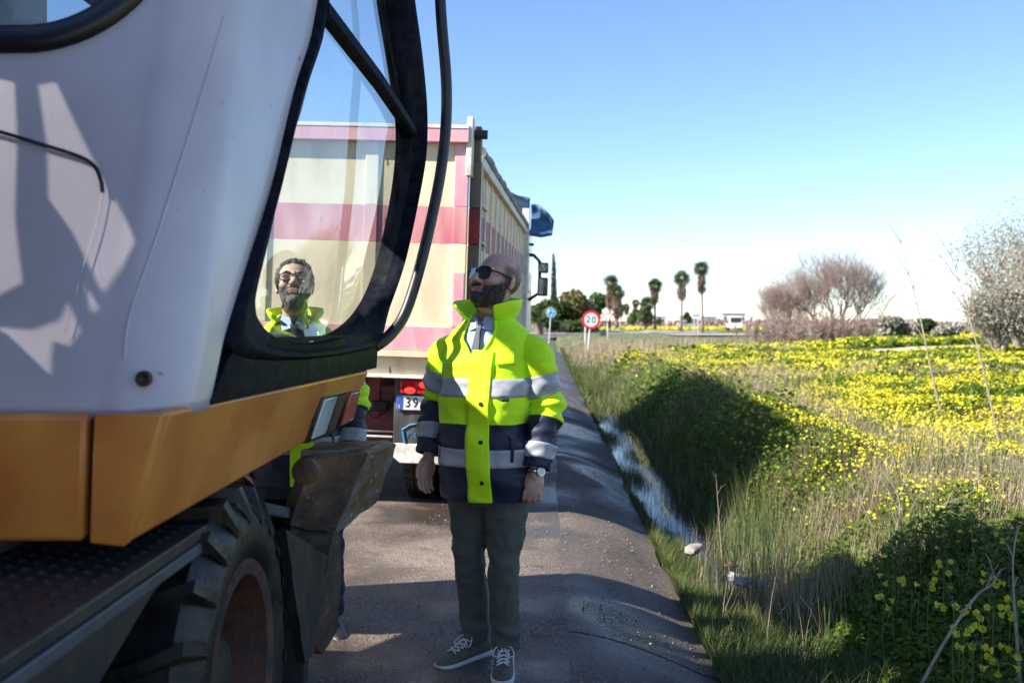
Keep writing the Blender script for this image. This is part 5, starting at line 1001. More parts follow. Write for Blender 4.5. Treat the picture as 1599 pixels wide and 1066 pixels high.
G().prism([Vector((x, -.012, zc + z)) for x, z in tri(.44)], [Vector((x, .012, zc + z)) for x, z in tri(.44)]).build('border', 'sign_red', yl); G().prism([Vector((x, -.02, zc + z)) for x, z in tri(.34)], [Vector((x, -.0125, zc + z)) for x, z in tri(.34)]).build('plate', 'sign_white', yl)
G().tube([(0, 0.05, -0.1), (0, 0.05, zc + .1)], 0.04, 10).build('pole', 'sign_pole', yl)
d = 66.0; z0 = gz(857, d); zc = EYE - (488 - 505) / FPX * d - z0
rs = sign_root('roundabout_sign', 857, d, z0, 'round blue roundabout sign with white arrows on a thin pole', R(4))
disc('plate', 0.30, (0, 0, zc), 0.02, 'sign_blue', rs); disc('rim', 0.325, (0, 0, zc), 0.024, 'sign_white', rs, 0.30)
for k in range(3):
    a0 = 2 * math.pi * k / 3; pts = [(0.18 * math.cos(a0 + q), -0.013, zc + 0.18 * math.sin(a0 + q)) for q in np.linspace(0, 1.35, 9)]
    G().tube(pts, [.026] * 7 + [.05, .004], 6).build('arrow', 'sign_white', rs)
G().tube([(0, 0.04, -0.1), (0, 0.04, zc)], 0.035, 10).build('pole', 'sign_pole', rs)
d = 104.0; z0 = gz(1087, d); zc = EYE - (493 - 505) / FPX * d - z0
ds = empty('direction_sign', ((1087 - 799.5) / FPX * d, d, z0), label='pale rectangular direction sign with blue marks on two posts by the palms', cat='road sign')
bx('panel', (-0.42, -0.02, zc - 0.3), (0.42, 0.02, zc + 0.3), 'sign_white', ds); bx('blue_field', (-0.36, -0.026, zc - 0.05), (0.36, -0.021, zc + 0.12), 'sign_blue', ds, 0)
for x in (-0.2, 0.2): G().tube([(x, 0.03, -0.1), (x, 0.03, zc)], 0.04, 8).build('post', 'sign_pole', ds)
d = 70.0; z0 = gz(943, d); ms = empty('small_warning_sign', ((943 - 799.5) / FPX * d, d, z0), label='small dark triangular plate low beside the give way sign', cat='road sign')
G().prism([Vector((x, -.02, .55 + z)) for x, z in ((-.35, -.25), (.35, -.25), (0, .3))], [Vector((x, .02, .55 + z)) for x, z in ((-.35, -.25), (.35, -.25), (0, .3))]).build('plate', 'chassis_grey', ms); G().tube([(0, .04, 0), (0, .04, .5)], .03, 8).build('leg', 'sign_pole', ms)

# ------------------------------------------------------------------ far vehicles and buildings
def car(name, px, d, z0, yaw, label, m, van=False):
    r_ = empty(name, ((px - 799.5) / FPX * d, d, z0), (0, 0, yaw), label, 'van' if van else 'car'); hh = 1.9 if van else 1.45
    pr = [(-2.2, .35), (2.2, .35), (2.25, .75), (1.6, .95), (.9, hh), (-1.6 if not van else -2.1, hh), (-2.2, .95)]
    G().prism([Vector((x, -.85, z)) for x, z in pr], [Vector((x, .85, z)) for x, z in pr]).build('body', m, r_, bevel=.05)
    for s_ in (-1, 1):
        wp = [(1.35, 1.0), (.82, hh - .1), (-1.4, hh - .1), (-1.8, 1.0)]; G().prism([Vector((x, s_ * .852, z)) for x, z in wp], [Vector((x, s_ * .86, z)) for x, z in wp]).build('window', 'car_glass', r_)
        for x in (-1.35, 1.4): G().lathe([(-.1, .32), (.1, .32), (.1, .02), (-.1, .02)], 'y', (x, s_ * .8, .32), 20).build('wheel', 'tyre_rubber', r_)
    for x0, x1 in ((-2.24, -2.19),): bx('rear_window', (x0 + .05, -.7, .98), (x1 + .06, .7, hh - .12), 'car_glass', r_)
    return r_
car('parked_van', 1146, 135, 0.52, R(84), 'white van on the road just left of the bare pink tree', 'car_white', True)
car('passing_car', 1077, 213, 0.52, R(5), 'small pale car on the far road beside the rightmost palms', 'car_grey')
def building(px0, px1, d, h, label, n):
    x0, x1 = [(p_ - 799.5) / FPX * d for p_ in (px0, px1)]; b = empty('warehouse', ((x0 + x1) / 2, d, 0.5), label=label, cat='building'); hw = (x1 - x0) / 2
    bx('wall', (-hw, 0, 0), (hw, 14, h), 'wall_white', b, 0); bx('roof', (-hw - .4, -.4, h), (hw + .4, 14.4, h + .5), 'roof_grey', b, 0)
    for k in range(n): x = -hw + (k + .5) * 2 * hw / n; bx('window', (x - hw / n * .5, -.06, h * .45), (x + hw / n * .5, -.01, h * .75), 'far_window', b, 0)
building(1060, 1125, 620, 5.0, 'long low white warehouse on the horizon behind the palms', 7); building(1128, 1164, 520, 6.0, 'white industrial building on the horizon left of the bare tree', 4)
building(985, 1040, 760, 6.0, 'pale flat roofed shed on the horizon between the palms', 6)
x, y = (1043 - 799.5) / FPX * 500, 500; tw = empty('lattice_mast', (x, y, .5), label='thin grey mast on the horizon between two palms', cat='mast')
G().tube([(0, 0, 0), (0, 0, 20)], [.5, .15], 6).build('pole', 'sign_pole', tw); G().tube([(-2, 0, 17), (2, 0, 17)], .12, 6).build('crossarm', 'sign_pole', tw)

# ------------------------------------------------------------------ trees
def leaf_cloud(blobs, n, size, seed, flat=0.0, shell=0.55, squash=1.0):
    """leaf quads spread through a union of ellipsoids; returns arrays"""
    r_ = np.random.default_rng(seed); vol = np.array([b[3] * b[4] * b[5] for b in blobs]) ** 0.67; pick = r_.choice(len(blobs), n, p=vol / vol.sum()); B = np.array(blobs)[pick]
    v = r_.normal(size=(n, 3)); v /= np.linalg.norm(v, axis=1)[:, None]; rad = shell + (1 - shell) * r_.random(n) ** 0.6; rad *= 1 + .18 * np.sin(v[:, 0] * 9 + seed) * np.sin(v[:, 2] * 8 + v[:, 1] * 7)
    P = B[:, :3] + v * B[:, 3:6] * rad[:, None]; nrm = v + r_.normal(size=(n, 3)) * .7; nrm[:, 2] += flat; return quads(P, nrm, size * (0.6 + .8 * r_.random(n)), r_, squash)
def quads(P, N_, S, r_, squash=1.0):
    N_ = N_ / np.linalg.norm(N_, axis=1)[:, None]; a = r_.normal(size=P.shape); t = np.cross(N_, a); t /= np.linalg.norm(t, axis=1)[:, None]; b = np.cross(N_, t); S = np.asarray(S)[:, None] * .5
    V = np.stack([P - t * S, P - b * S * squash * .9, P + t * S * 1.1, P + b * S * squash], 1).reshape(-1, 3); F = np.arange(len(P) * 4).reshape(-1, 4); ti = np.repeat(np.clip(r_.normal(.5, .25, len(P)), 0, 1), 4); return V, F, ti
def branches(base, height, spread, levels, seed, r0, nchild=(3, 5), up=0.5, len_f=0.66, start=None, crook=0.25):
    """tapered crooked limbs; returns (limbs G, twigs list of (p0, p1, r))"""
    rd = random.Random(seed); g = G(); tw = []; tips = []
    def grow(p, d_, L, r, lv):
        n_ = 4; pts = [p]; q = p.copy(); dd = d_.copy(); rs_ = [r]
        for i in range(n_):
            dd = (dd + Vector((rd.uniform(-1, 1), rd.uniform(-1, 1), rd.uniform(-.6, 1))) * crook * .5).normalized(); q = q + dd * L / n_; pts.append(q.copy()); rs_.append(r * (1 - .5 * (i + 1) / n_))
        g.tube(pts, rs_, 6 if lv < 2 else (4 if lv < 4 else 3), caps=False)
        if lv >= levels: tips.append((q, dd)); return
        for c in range(rd.randint(*nchild)):
            k = rd.randint(1, n_); ax = Vector((rd.uniform(-1, 1), rd.uniform(-1, 1), rd.uniform(-.3, .9) * up * 1.6)); nd = (dd * .75 + ax.normalized() * spread).normalized(); grow(pts[k], nd, L * len_f * rd.uniform(.8, 1.15), rs_[k] * .62, lv + 1)
    for d_, L in (start or [(Vector((0, 0, 1)), height * .35)]): grow(Vector(base), d_.normalized(), L, r0, 0)
    return g, tips
def tree(name, loc, label, trunk_mat, blobs, n, size, leaf, seed, trunk_h, r0, cat='tree', group=None, flat=0.0, spread=0.8, shell=.5):
    r_ = empty(name, loc, label=label, cat=cat, group=group); g, tips = branches((0, 0, -.1), trunk_h * 2.2, spread, 3, seed, r0, (2, 4)); g.build('trunk', trunk_mat, r_, angle=0)
    V, F, t_ = leaf_cloud(blobs, n, size, seed, flat, shell); np_mesh('crown', V, F, leaf, t_, r_); return r_
def blobset(seed, w_, h, n, z0, dep=None):
    rd = random.Random(seed); dep = dep or w_; out = []
    for k in range(n):
        a = rd.uniform(0, 6.28); q = rd.random() ** .5 * .62; zc = z0 + h * (0.25 + .55 * rd.random() * (1 - q * .5)); s_ = rd.uniform(.28, .48); out.append((w_ * .5 * q * math.cos(a), dep * .5 * q * math.sin(a), zc, w_ * .5 * s_, dep * .5 * s_, h * .5 * s_ * 1.05))
    return out
def at(px, d): return (px - 799.5) / FPX * d
def fan_palm(px, d, base_py, top_py, label, seed, crown=1.0, group='fan palms round the roundabout', skirt=0.3, bushy=False):
    rd = random.Random(seed); z0 = EYE - (base_py - 505) / FPX * d; H_ = (base_py - top_py) / FPX * d; r_ = empty('fan_palm', (at(px, d), d, z0), (0, 0, rd.uniform(0, 6)), label, 'palm tree', group); R_ = crown * 1.15; hc = H_ - R_ * .75
    bend = rd.uniform(-.25, .25); pts = [(bend * math.sin(t * 2.5) * .4, bend * t, hc * t) for t in np.linspace(0, 1, 9)]; G().tube(pts, [.20, .16, .135, .125, .12, .12, .12, .13, .14], 10).build('trunk', 'palm_bark', r_, angle=0); top = Vector(pts[-1])
    V = []; F = []; T = []
    def fan(p, d_, L, tintb, nb=11, droop=.25):
        d_ = d_.normalized(); sd_ = d_.cross(Vector((0, 0, 1)));  sd_ = sd_.normalized() if sd_.length > .05 else Vector((1, 0, 0)); sd_ = Matrix.Rotation(rd.uniform(-1.2, 1.2), 3, d_) @ sd_; o = len(V); c = p + d_ * L * .24; tt_ = min(1, max(0, tintb + rd.uniform(-.2, .2)))
        V.extend([p - sd_ * .02, p + sd_ * .02, c]); F.append((o, o + 1, o + 2)); T.extend([tt_] * 3)
        for i in range(nb):
            a = R(-80 + 160 * i / (nb - 1)); dd = (d_ * math.cos(a) + sd_ * math.sin(a)); e_ = c + dd * L * .74 - Vector((0, 0, droop * L * (.25 + .2 * abs(math.sin(a))))); wv = d_ * math.cos(a + R(90)) + sd_ * math.sin(a + R(90)); m_ = c + dd * L * .38; o = len(V); V.extend([c, m_ + wv * .042 * L, e_, m_ - wv * .042 * L]); F.append((o, o + 1, o + 2)); F.append((o, o + 2, o + 3)); T.extend([tt_] * 4)
    for k in range(34):
        el = R(rd.uniform(-48, 85)); az = rd.uniform(0, 6.283); fan(top + Vector((0, 0, .1)), Vector((math.cos(az) * math.cos(el), math.sin(az) * math.cos(el), math.sin(el))), R_ * rd.uniform(.85, 1.2), .5 - .25 * math.sin(el) + .1, nb=9, droop=.12)
    np_mesh('crown', V, F, 'palm_leaf', T, r_); V = []; F = []; T = []
    ns = int(130 * (skirt / .3))
    for k in range(ns):
        t = rd.random() ** .8; zz_ = top.z - .1 - t * H_ * skirt; az = rd.uniform(0, 6.283); rr = R_ * (.52 - .30 * t) * rd.uniform(.6, 1.1); fan(Vector((top.x * .8, top.y * .8, zz_ + .35)), Vector((math.cos(az) * rr, math.sin(az) * rr, -R_ * .75)), R_ * rd.uniform(.55, .85), .5, 5, .3)
    np_mesh('dead_frond_skirt', V, F, 'palm_dead', T, r_)
    if bushy:
        V = []; F = []; T = []
        for k in range(60):
            el = R(rd.uniform(-10, 80)); az = rd.uniform(0, 6.283); fan(Vector((rd.uniform(-.5, .5), rd.uniform(-.5, .5), H_ * rd.uniform(.15, .6))), Vector((math.cos(az) * math.cos(el), math.sin(az) * math.cos(el), math.sin(el))), R_ * rd.uniform(.6, .9), .5)
        np_mesh('low_fronds', V, F, 'palm_leaf', T, r_)
    return r_
fan_palm(1097, 112, 519, 409, 'tallest fan palm, rightmost of the row', 1, 1.0); fan_palm(1063, 112, 517, 425, 'tall fan palm, second from the right', 2, .98); fan_palm(1023, 112, 514, 437, 'fan palm in the middle of the row, on a thin straight trunk', 3, .9)
fan_palm(951, 108, 512, 432, 'tall fan palm right behind the 20 sign, leftmost of the row', 4, .95, skirt=.45); fan_palm(963, 104, 512, 447, 'shaggy fan palm touching the leftmost tall palm', 5, .9, skirt=.55); fan_palm(1008, 112, 513, 465, 'short bushy fan palm with fronds down to the ground', 6, .95, skirt=.6, bushy=True)
fan_palm(991, 210, 507, 468, 'small far fan palm above the round pine', 7, 1.0); fan_palm(980, 230, 507, 474, 'small far fan palm left of the round pine', 8, 1.0); fan_palm(970, 220, 508, 476, 'small far fan palm just right of the shaggy pair', 9, 1.0)
# cypress
d = 118; z0 = .9; H_ = (458 - 398) / FPX * d + (505 - 458) / FPX * d + EYE - z0; r_ = empty('cypress_tree', (at(865, d), d, z0), label='narrow dark cypress spire beside the lorry mirror', cat='tree')
G().tube([(0, 0, 0), (0, 0, H_ * .9)], [.18, .03], 8).build('trunk', 'bark_brown', r_); V, F, t_ = leaf_cloud([(random.uniform(-.06, .06), random.uniform(-.06, .06), H_ * q, .16 + .38 * (1 - q) ** .7, .16 + .38 * (1 - q) ** .7, .55) for q in np.linspace(.08, .965, 22)], 5200, .16, 5, shell=.6, squash=.6); np_mesh('crown', V, F, 'cypress_leaf', t_, r_)
def bush(name, px, d, base_py, top_py, wpx, leaf, label, seed, n=3500, size=.22, nb=9, cat='shrub', flat=0, trunk='bark_brown', shell=.45, z0=None, group=None):
    z0 = EYE - (base_py - 505) / FPX * d if z0 is None else z0; h = (base_py - top_py) / FPX * d; wd = wpx / FPX * d; return tree(name, (at(px, d), d, z0), label, trunk, blobset(seed, wd, h, nb, 0.02 * h), n, size, leaf, seed, h * .28, .03 * h ** .8 + .02, cat, group, flat, shell=shell)
bush('olive_shrub', 895, 108, 518, 452, 90, 'olive_leaf', 'broad olive green bush on the roundabout island', 21, 5200, .30, 12)
bush('dark_shrub', 858, 106, 519, 462, 80, 'dark_leaf', 'dark evergreen bush at left end of the island, behind the blue sign', 22, 4500, .28, 11)
bush('green_pine', 925, 132, 516, 442, 62, 'pine_leaf', 'rounded bright green pine at the right end of the island bushes', 23, 4800, .32, 10, 'tree', .4)
bush('grey_shrub', 915, 112, 505, 457, 38, 'scrub_pink', 'greyish leafless bush in front of the green pine', 24, 3200, .22, 8, z0=2.0 - .5)
bush('low_hedge', 905, 103, 520, 492, 74, 'dark_leaf', 'low dark hedge along the kerb of the island', 25, 4200, .22, 12)
bush('umbrella_pine', 990, 190, 507, 481, 24, 'pine_leaf', 'small round umbrella pine far behind the palms', 26, 1800, .42, 7, 'tree', .5)
bush('far_tree', 1072, 200, 508, 487, 17, 'dark_leaf', 'small dark tree between the two rightmost palms', 27, 1200, .42, 6, 'tree')
bush('distant_tree', 1029, 240, 507, 491, 10, 'pine_leaf', 'tiny round tree on the horizon left of the second tallest palm', 28, 700, .45, 5, 'tree')
# feather palm by the lorry
d = 92; r_ = empty('feather_palm', (at(842, d), d, .45), label='low feather palm with drooping fronds beside the lorry cab', cat='palm tree'); G().tube([(0, 0, 0), (0, 0, 1.1)], [.4, .32], 10).build('trunk', 'palm_bark', r_); V = []; F = []; T = []
for k in range(34):
    az = random.uniform(0, 6.283); el = R(random.uniform(15, 80)); L = random.uniform(2.2, 3.0); tt_ = random.random(); prev = None
    for i in range(12):
        q = i / 11; x = L * q * math.cos(el) * (1 + .25 * q); z = 1.1 + L * (q * math.sin(el) - .55 * q * q * (1.2 - math.sin(el) * .5)); p_ = Vector((math.cos(az) * x, math.sin(az) * x, z)); sd_ = Vector((-math.sin(az), math.cos(az), 0))
        if prev is not None and i > 1:
            fw = (p_ - prev).normalized()
            for s_ in (-1, 1): o = len(V); l_ = .42 * math.sin(math.pi * (q * .85 + .1)); V.extend([prev, p_, p_ + sd_ * s_ * l_ + fw * .18 - Vector((0, 0, .10))]); F.append((o, o + 1, o + 2)); T.extend([tt_] * 3)
        prev = p_
np_mesh('crown', V, F, 'palm_leaf', T, r_)
# bare pinkish tree and scrub on the right, white broom, small shrubs
def bare_tree(name, px, d, base_py, hpx, wpx, label, seed, levels=5, start=None, m='twig_pink', r0=.10):
    x = at(px, d); z0 = EYE - (base_py - 505) / FPX * d; h = hpx / FPX * d; r_ = empty(name, (x, d, z0), label=label, cat='tree'); rd = random.Random(seed)
    st = start or [(Vector((rd.uniform(-.9, .9) * wpx / hpx * .85, rd.uniform(-.5, .5), rd.uniform(.7, 1))), h * .40) for _ in range(7)]
    g, tips = branches((0, 0, 0), h, .75, 2, seed, r0, (3, 5), .7, .66, st, .3); g.build('trunk', 'bark_brown', r_, angle=0); g2 = G()
    for p_, d_ in tips:
        gg, _ = branches(p_, h, .7, levels - 3, seed + int(abs(p_.x) * 1000), r0 * .15, (4, 6), .8, .75, [((d_ * .6 + Vector((rd.uniform(-.9, .9), rd.uniform(-.7, .7), rd.uniform(-.1, .8)))).normalized(), h * .20) for _ in range(3)], .35); g2.add(gg.V, gg.F)
    g2.build('crown', m, r_, angle=0); return r_
bare_tree('bare_tree', 1298, 60, 534, 150, 200, 'leafless pinkish tree with a rounded crown of fine twigs', 31); bare_tree('leaning_bare_tree', 1222, 62, 532, 100, 110, 'smaller leafless pinkish tree leaning left of the large one', 33, 5, None, 'twig_pink', .07)
def twig_scrub(px, d, wpx, base_py, top_py, label, seed):
    r_ = empty('dry_scrub', (at(px, d), d, EYE - (base_py - 505) / FPX * d), label=label, cat='shrub', group='dry scrub along the field edge'); rd = random.Random(seed); h = (base_py - top_py) / FPX * d; wd = wpx / FPX * d; g = G(); g2 = G()
    for k in range(26):
        x0 = rd.uniform(-.42, .42) * wd; y0_ = rd.uniform(-1, 1); hh = h * rd.uniform(.55, 1.05) * (1 - .5 * (2 * x0 / wd) ** 2); lx = rd.uniform(-.25, .25) * hh
        g.tube([(x0, y0_, -.1), (x0 + lx * .4, y0_, hh * .5), (x0 + lx, y0_, hh)], [.03, .02, .006], 4, caps=False)
        for j in range(44):
            t_ = rd.uniform(.05, 1); p0_ = Vector((x0 + lx * t_, y0_, hh * t_)); d_ = Vector((rd.uniform(-.9, .9), rd.uniform(-.7, .7), rd.uniform(.1, 1))).normalized(); L = rd.uniform(.25, .6) * h * .45
            m_ = p0_ + d_ * L * .5 + Vector((0, 0, .03)); g2.tube([p0_, m_, p0_ + d_ * L + Vector((0, 0, .12 * L))], [.014, .010, .004], 3, caps=False)
    g.build('stems', 'bark_brown', r_, angle=0)['kind'] = 'stuff'; g2.build('twigs', 'twig_pink', r_, angle=0)['kind'] = 'stuff'
for k, (px, d, w_, t_) in enumerate(((1180, 58, 70, 494), (1225, 55, 76, 486), (1272, 53, 76, 488), (1316, 55, 76, 486), (1356, 56, 70, 492))):
    twig_scrub(px, d, w_, 536, t_, ['low pinkish scrub at the far left of the bare tree', 'pinkish scrub under the leaning bare tree', 'pinkish scrub left below the large bare tree trunk', 'pinkish scrub right below the large bare tree trunk', 'pinkish scrub at the right foot of the bare tree'][k], 41 + k)
bush('grey_green_shrub', 1405, 52, 533, 487, 70, 'broom_white', 'pale grey green shrub right of the bare tree', 51, 3600, .14, 9, shell=.3); bush('dark_green_shrub', 1440, 56, 530, 492, 50, 'dark_leaf', 'darker green shrub behind the pale grey green one', 52, 2600, .16, 8)
bush('pale_low_shrub', 1480, 47, 532, 496, 56, 'broom_white', 'low whitish shrub between the dark shrub and the big white broom', 53, 2400, .12, 7, shell=.3)
def broom(px, d, base_py, h, w_, label, seed, n, leaf='broom_white'):
    z0 = float(hgt(at(px, d), d)); r_ = empty('white_broom', (at(px, d), d, z0), label=label, cat='shrub'); rd = random.Random(seed)
    g, tips = branches((0, 0, 0), h, .6, 3, seed, .13, (3, 5), .9, .68, [(Vector((rd.uniform(-.8, .6), rd.uniform(-.5, .5), rd.uniform(.7, 1.1))), h * .42) for _ in range(6)], .3); g.build('trunk', 'twig_pale', r_, angle=0)
    r2 = np.random.default_rng(seed); P = []
    for p_, d_ in tips:
        m_ = n // max(1, len(tips)) + 1; q = np.array(p_) + r2.normal(size=(m_, 3)) * np.array((.26, .26, .22)) * w_ + np.array(d_) * r2.random((m_, 1)) * .6 * w_; P.append(q)
    P = np.concatenate(P); P = P[P[:, 2] > .05]; V, F, t_ = quads(P, r2.normal(size=P.shape), np.full(len(P), .085) * (.5 + .9 * r2.random(len(P))), r2, .5); np_mesh('crown', V, F, leaf, t_, r_); return r_
broom(1592, 36, 535, 5.6, 1.0, 'tall airy shrub with whitish blossom at the right edge', 61, 11000); broom(1560, 33, 535, 2.3, .8, 'rounded white flowering broom below the tall airy shrub', 62, 22000); broom(1620, 33, 535, 2.6, .9, 'white flowering broom cut by the right edge of the picture', 63, 16000)
bush('olive_bush', 1560, 40, 533, 445, 90, 'olive_leaf', 'olive brown bush behind the white broom', 64, 4200, .13, 9, shell=.3)
for k, (px, d, wpx, py0, py1, lab) in enumerate(((1228, 24, 46, 573, 546, 'round bright green shrub among the yellow flowers'), (1223, 33, 34, 552, 533, 'small green shrub above the round bright green one'), (1330, 36, 60, 540, 526, 'low green tuft in front of the bare tree'))): bush('green_shrub', px, d, py0, py1, wpx, 'green_grass', lab, 71 + k, 1500, .06, 6, shell=.2, z0=float(hgt(at(px, d), d)))
# hedgerow on the horizon
P = np.stack([rng.uniform(-60, 420, 14000), rng.uniform(262, 300, 14000), np.zeros(14000)], -1); hh = 1.2 + 2.6 * vnoise(P[:, 0], P[:, 1] * 0, 14, 4) ** 2; P[:, 2] = .5 + rng.random(14000) * hh; V, F, t_ = quads(P, rng.normal(size=P.shape), np.full(14000, .9), rng); tag(np_mesh('distant_hedgerow', V, F, 'scrub_pink', t_), 'greyish strip of far bushes along the horizon', 'vegetation', kind='stuff')
#@@VEG
# ------------------------------------------------------------------ ground vegetation (uncountable: one object per kind)
def scatter(n, y0, y1, umin, umax_f, power=1.0):
    """points over the field, denser near the eye; umax_f(y) is the right limit"""
    y = y0 + (y1 - y0) * rng.random(n) ** power; um = umax_f(y); u = umin + (um - umin) * rng.random(n); return u + 0.035 * y, y, u
view_r = lambda y: 0.55 * y + 1.0 - 0.035 * y
def in_gaps(x, y): return ~((np.abs(y - (37.5 + 3.5 * (x - 13) / 11)) < 1.4) & (x > 13.2) & (x < 24))
def canopy(x, y, u):
    c = (0.10 + 0.20 * vnoise(x, y, 1.1, 5) + 0.12 * vnoise(x, y, 3.7, 6)) * smoothstep(1.35, 1.9, u) * (0.75 + 0.25 * smoothstep(5, 12, y))
    c = c + 0.42 * np.exp(-((u - 2.15) / .55) ** 2) * smoothstep(7.0, 8.5, y) * (1 - smoothstep(26, 34, y)) * (.25 + .75 * vnoise(x, y, .9, 31)) + .05 * np.exp(-((x - 2.1) / .8) ** 2 - ((y - 5.7) / .5) ** 2)
    c = c * (1 - .8 * smoothstep(38, 50, y) * (1 - smoothstep(14, 20, x)))
    return c * (1 - .75 * smoothstep(26, 29, y) * (1 - smoothstep(38, 40, y)) * smoothstep(10, 12, x) * (1 - smoothstep(23, 26, x)))
def flower_map(x, y, u):
    """how thick the yellow oxalis stands here"""
    f = smoothstep(0.40, 0.66, vnoise(x, y, 2.6, 8) * .55 + vnoise(x, y, 0.8, 9) * .45); dry = dry_map(x, y, u); near = smoothstep(5.4, 7.8, y) * .9 + .1
    return np.clip(f * smoothstep(1.7, 2.6, u) * near * (1 - .8 * dry) + .55 * smoothstep(12, 20, y) * smoothstep(2.6, 4, u) * (1 - dry) * (0.25 + .75 * f), 0, 1) * (1 - .7 * smoothstep(26, 29, y) * (1 - smoothstep(38, 40, y)) * smoothstep(10, 12, x) * (1 - smoothstep(23, 26, x))) * (1 - smoothstep(44, 52, y) * (1 - smoothstep(13, 18, x)))
def dry_map(x, y, u):
    a = np.exp(-((u - 2.95) / .8) ** 2) * smoothstep(7.5, 9, y) * (1 - smoothstep(17, 22, y)); b = np.exp(-((u - 2.6) / 1.3) ** 2) * smoothstep(24, 30, y) * (1 - smoothstep(55, 62, y)); c = np.exp(-((u - 2.2) / .6) ** 2) * smoothstep(5.2, 6, y) * (1 - smoothstep(24, 28, y)) * (.35 + .65 * smoothstep(.3, .6, vnoise(x, y, .7, 61)))
    d = .62 * smoothstep(.50, .66, vnoise(x, y, 2.2, 12) * .6 + vnoise(x, y, .7, 14) * .4) * smoothstep(1.8, 2.6, u) + .55 * (1 - smoothstep(6.5, 8, y)) * smoothstep(.9, 1.5, u) * smoothstep(.3, .6, vnoise(x, y, 1.1, 19)) * smoothstep(5.3, 5.9, y); return np.clip(np.maximum.reduce([a * 1.0, b, c, d]), 0, 1)
# leaves
VV, FF, TT = [], [], []; base = 0
def push(V, F, t_):
    global base
    VV.append(V); FF.append(F + base); TT.append(t_); base += len(V)
for n, y0, y1, size, pw in ((150000, 3.2, 9, .032, .8), (110000, 9, 18, .055, .9), (70000, 18, 36, .11, .9), (45000, 36, 64, .22, 1.0)):
    x, y, u = scatter(n, y0, y1, 1.35, view_r, pw); keep = in_gaps(x, y) & (rng.random(n) > .55 * dry_map(x, y, u)); x, y, u = x[keep], y[keep], u[keep]; h_ = canopy(x, y, u); h_ = h_ * (0.55 + 0.9 * vnoise(x, y, .28, 51)); z = hgt(x, y) + h_ * (0.15 + .95 * rng.random(len(x)) ** .9)
    N_ = rng.normal(size=(len(x), 3)) * .55; N_[:, 2] += 1; V, F, t_ = quads(np.stack([x, y, z], -1), N_, size * (.6 + .8 * rng.random(len(x))), rng, .9); push(V, F, t_)
tag(np_mesh('clover_cover', np.concatenate(VV), np.concatenate(FF), 'clover', np.concatenate(TT)), 'dense green clover leaves covering the field', 'ground cover', kind='stuff')
# yellow flowers: five-petal funnels near, small cups farther off
VV, FF, TT = [], [], []; base = 0
def flowers(x, y, z, size):
    n = len(x); c = np.stack([x, y, z], -1); ax = rng.normal(size=(n, 3)) * .45; ax[:, 2] += .8; ax[:, 0] -= .35; ax /= np.linalg.norm(ax, axis=1)[:, None]; a = rng.normal(size=(n, 3)); t = np.cross(ax, a); t /= np.linalg.norm(t, axis=1)[:, None]; b = np.cross(ax, t); s_ = (size * (.7 + .6 * rng.random(n)))[:, None]; K = 5
    V = [c - ax * s_ * .5]
    for k in range(K): an = 2 * np.pi * k / K; V.append(c + (t * np.cos(an) + b * np.sin(an)) * s_ * .5 + ax * s_ * .1)
    V = np.stack(V, 1).reshape(-1, 3); o = (np.arange(n) * (K + 1))[:, None]; F = np.concatenate([np.stack([o[:, 0], o[:, 0] + 1 + k, o[:, 0] + 1 + (k + 1) % K], -1) for k in range(K)]); return V, F, np.repeat(np.clip(rng.normal(.5, .28, n), 0, 1), K + 1)
for n, y0, y1, size, pw in ((17000, 4.8, 9, .024, .8), (30000, 9, 18, .035, .9), (26000, 18, 36, .062, .9), (17000, 36, 62, .12, 1.0)):
    x, y, u = scatter(n, y0, y1, 1.7, view_r, pw); keep = in_gaps(x, y) & (rng.random(n) < flower_map(x, y, u)); x, y, u = x[keep], y[keep], u[keep]; z = hgt(x, y) + canopy(x, y, u) * 1.0 + .02 + .07 * rng.random(len(x)); V, F, t_ = flowers(x, y, z, size); push(V, F, t_)
tag(np_mesh('oxalis_bloom', np.concatenate(VV), np.concatenate(FF), 'oxalis_yellow', np.concatenate(TT)), 'sheet of yellow oxalis blossom over the field', 'flowers', kind='stuff')
def blades(x, y, z, L, wd, lean, seg=3):
    """curved tapering blades; arrays"""
    n = len(x); az = rng.uniform(0, 2 * np.pi, n); dx, dy = np.cos(az), np.sin(az); px, py = -dy, dx; ln = L * (.6 + .7 * rng.random(n)); le = lean * (.3 + rng.random(n)) ; V = []
    for i in range(seg + 1):
        q = i / seg; cx = x + dx * ln * le * q * q; cy = y + dy * ln * le * q * q; cz = z + ln * q * (1 - .25 * le * q); w_ = wd * (1 - q) ** .7 * .5 if i < seg else 0
        V.append(np.stack([cx - px * w_, cy - py * w_, cz], -1)); 
        if i < seg: V.append(np.stack([cx + px * w_, cy + py * w_, cz], -1))
    m_ = len(V); V = np.stack(V, 1).reshape(-1, 3); o = np.arange(n) * m_; F = []
    for i in range(seg - 1): F += [np.stack([o + 2 * i, o + 2 * i + 1, o + 2 * i + 3], -1), np.stack([o + 2 * i, o + 2 * i + 3, o + 2 * i + 2], -1)]
    i = seg - 1; F.append(np.stack([o + 2 * i, o + 2 * i + 1, o + 2 * i + 2], -1)); return V, np.concatenate(F), np.repeat(np.clip(rng.normal(.5, .27, n), 0, 1), m_)
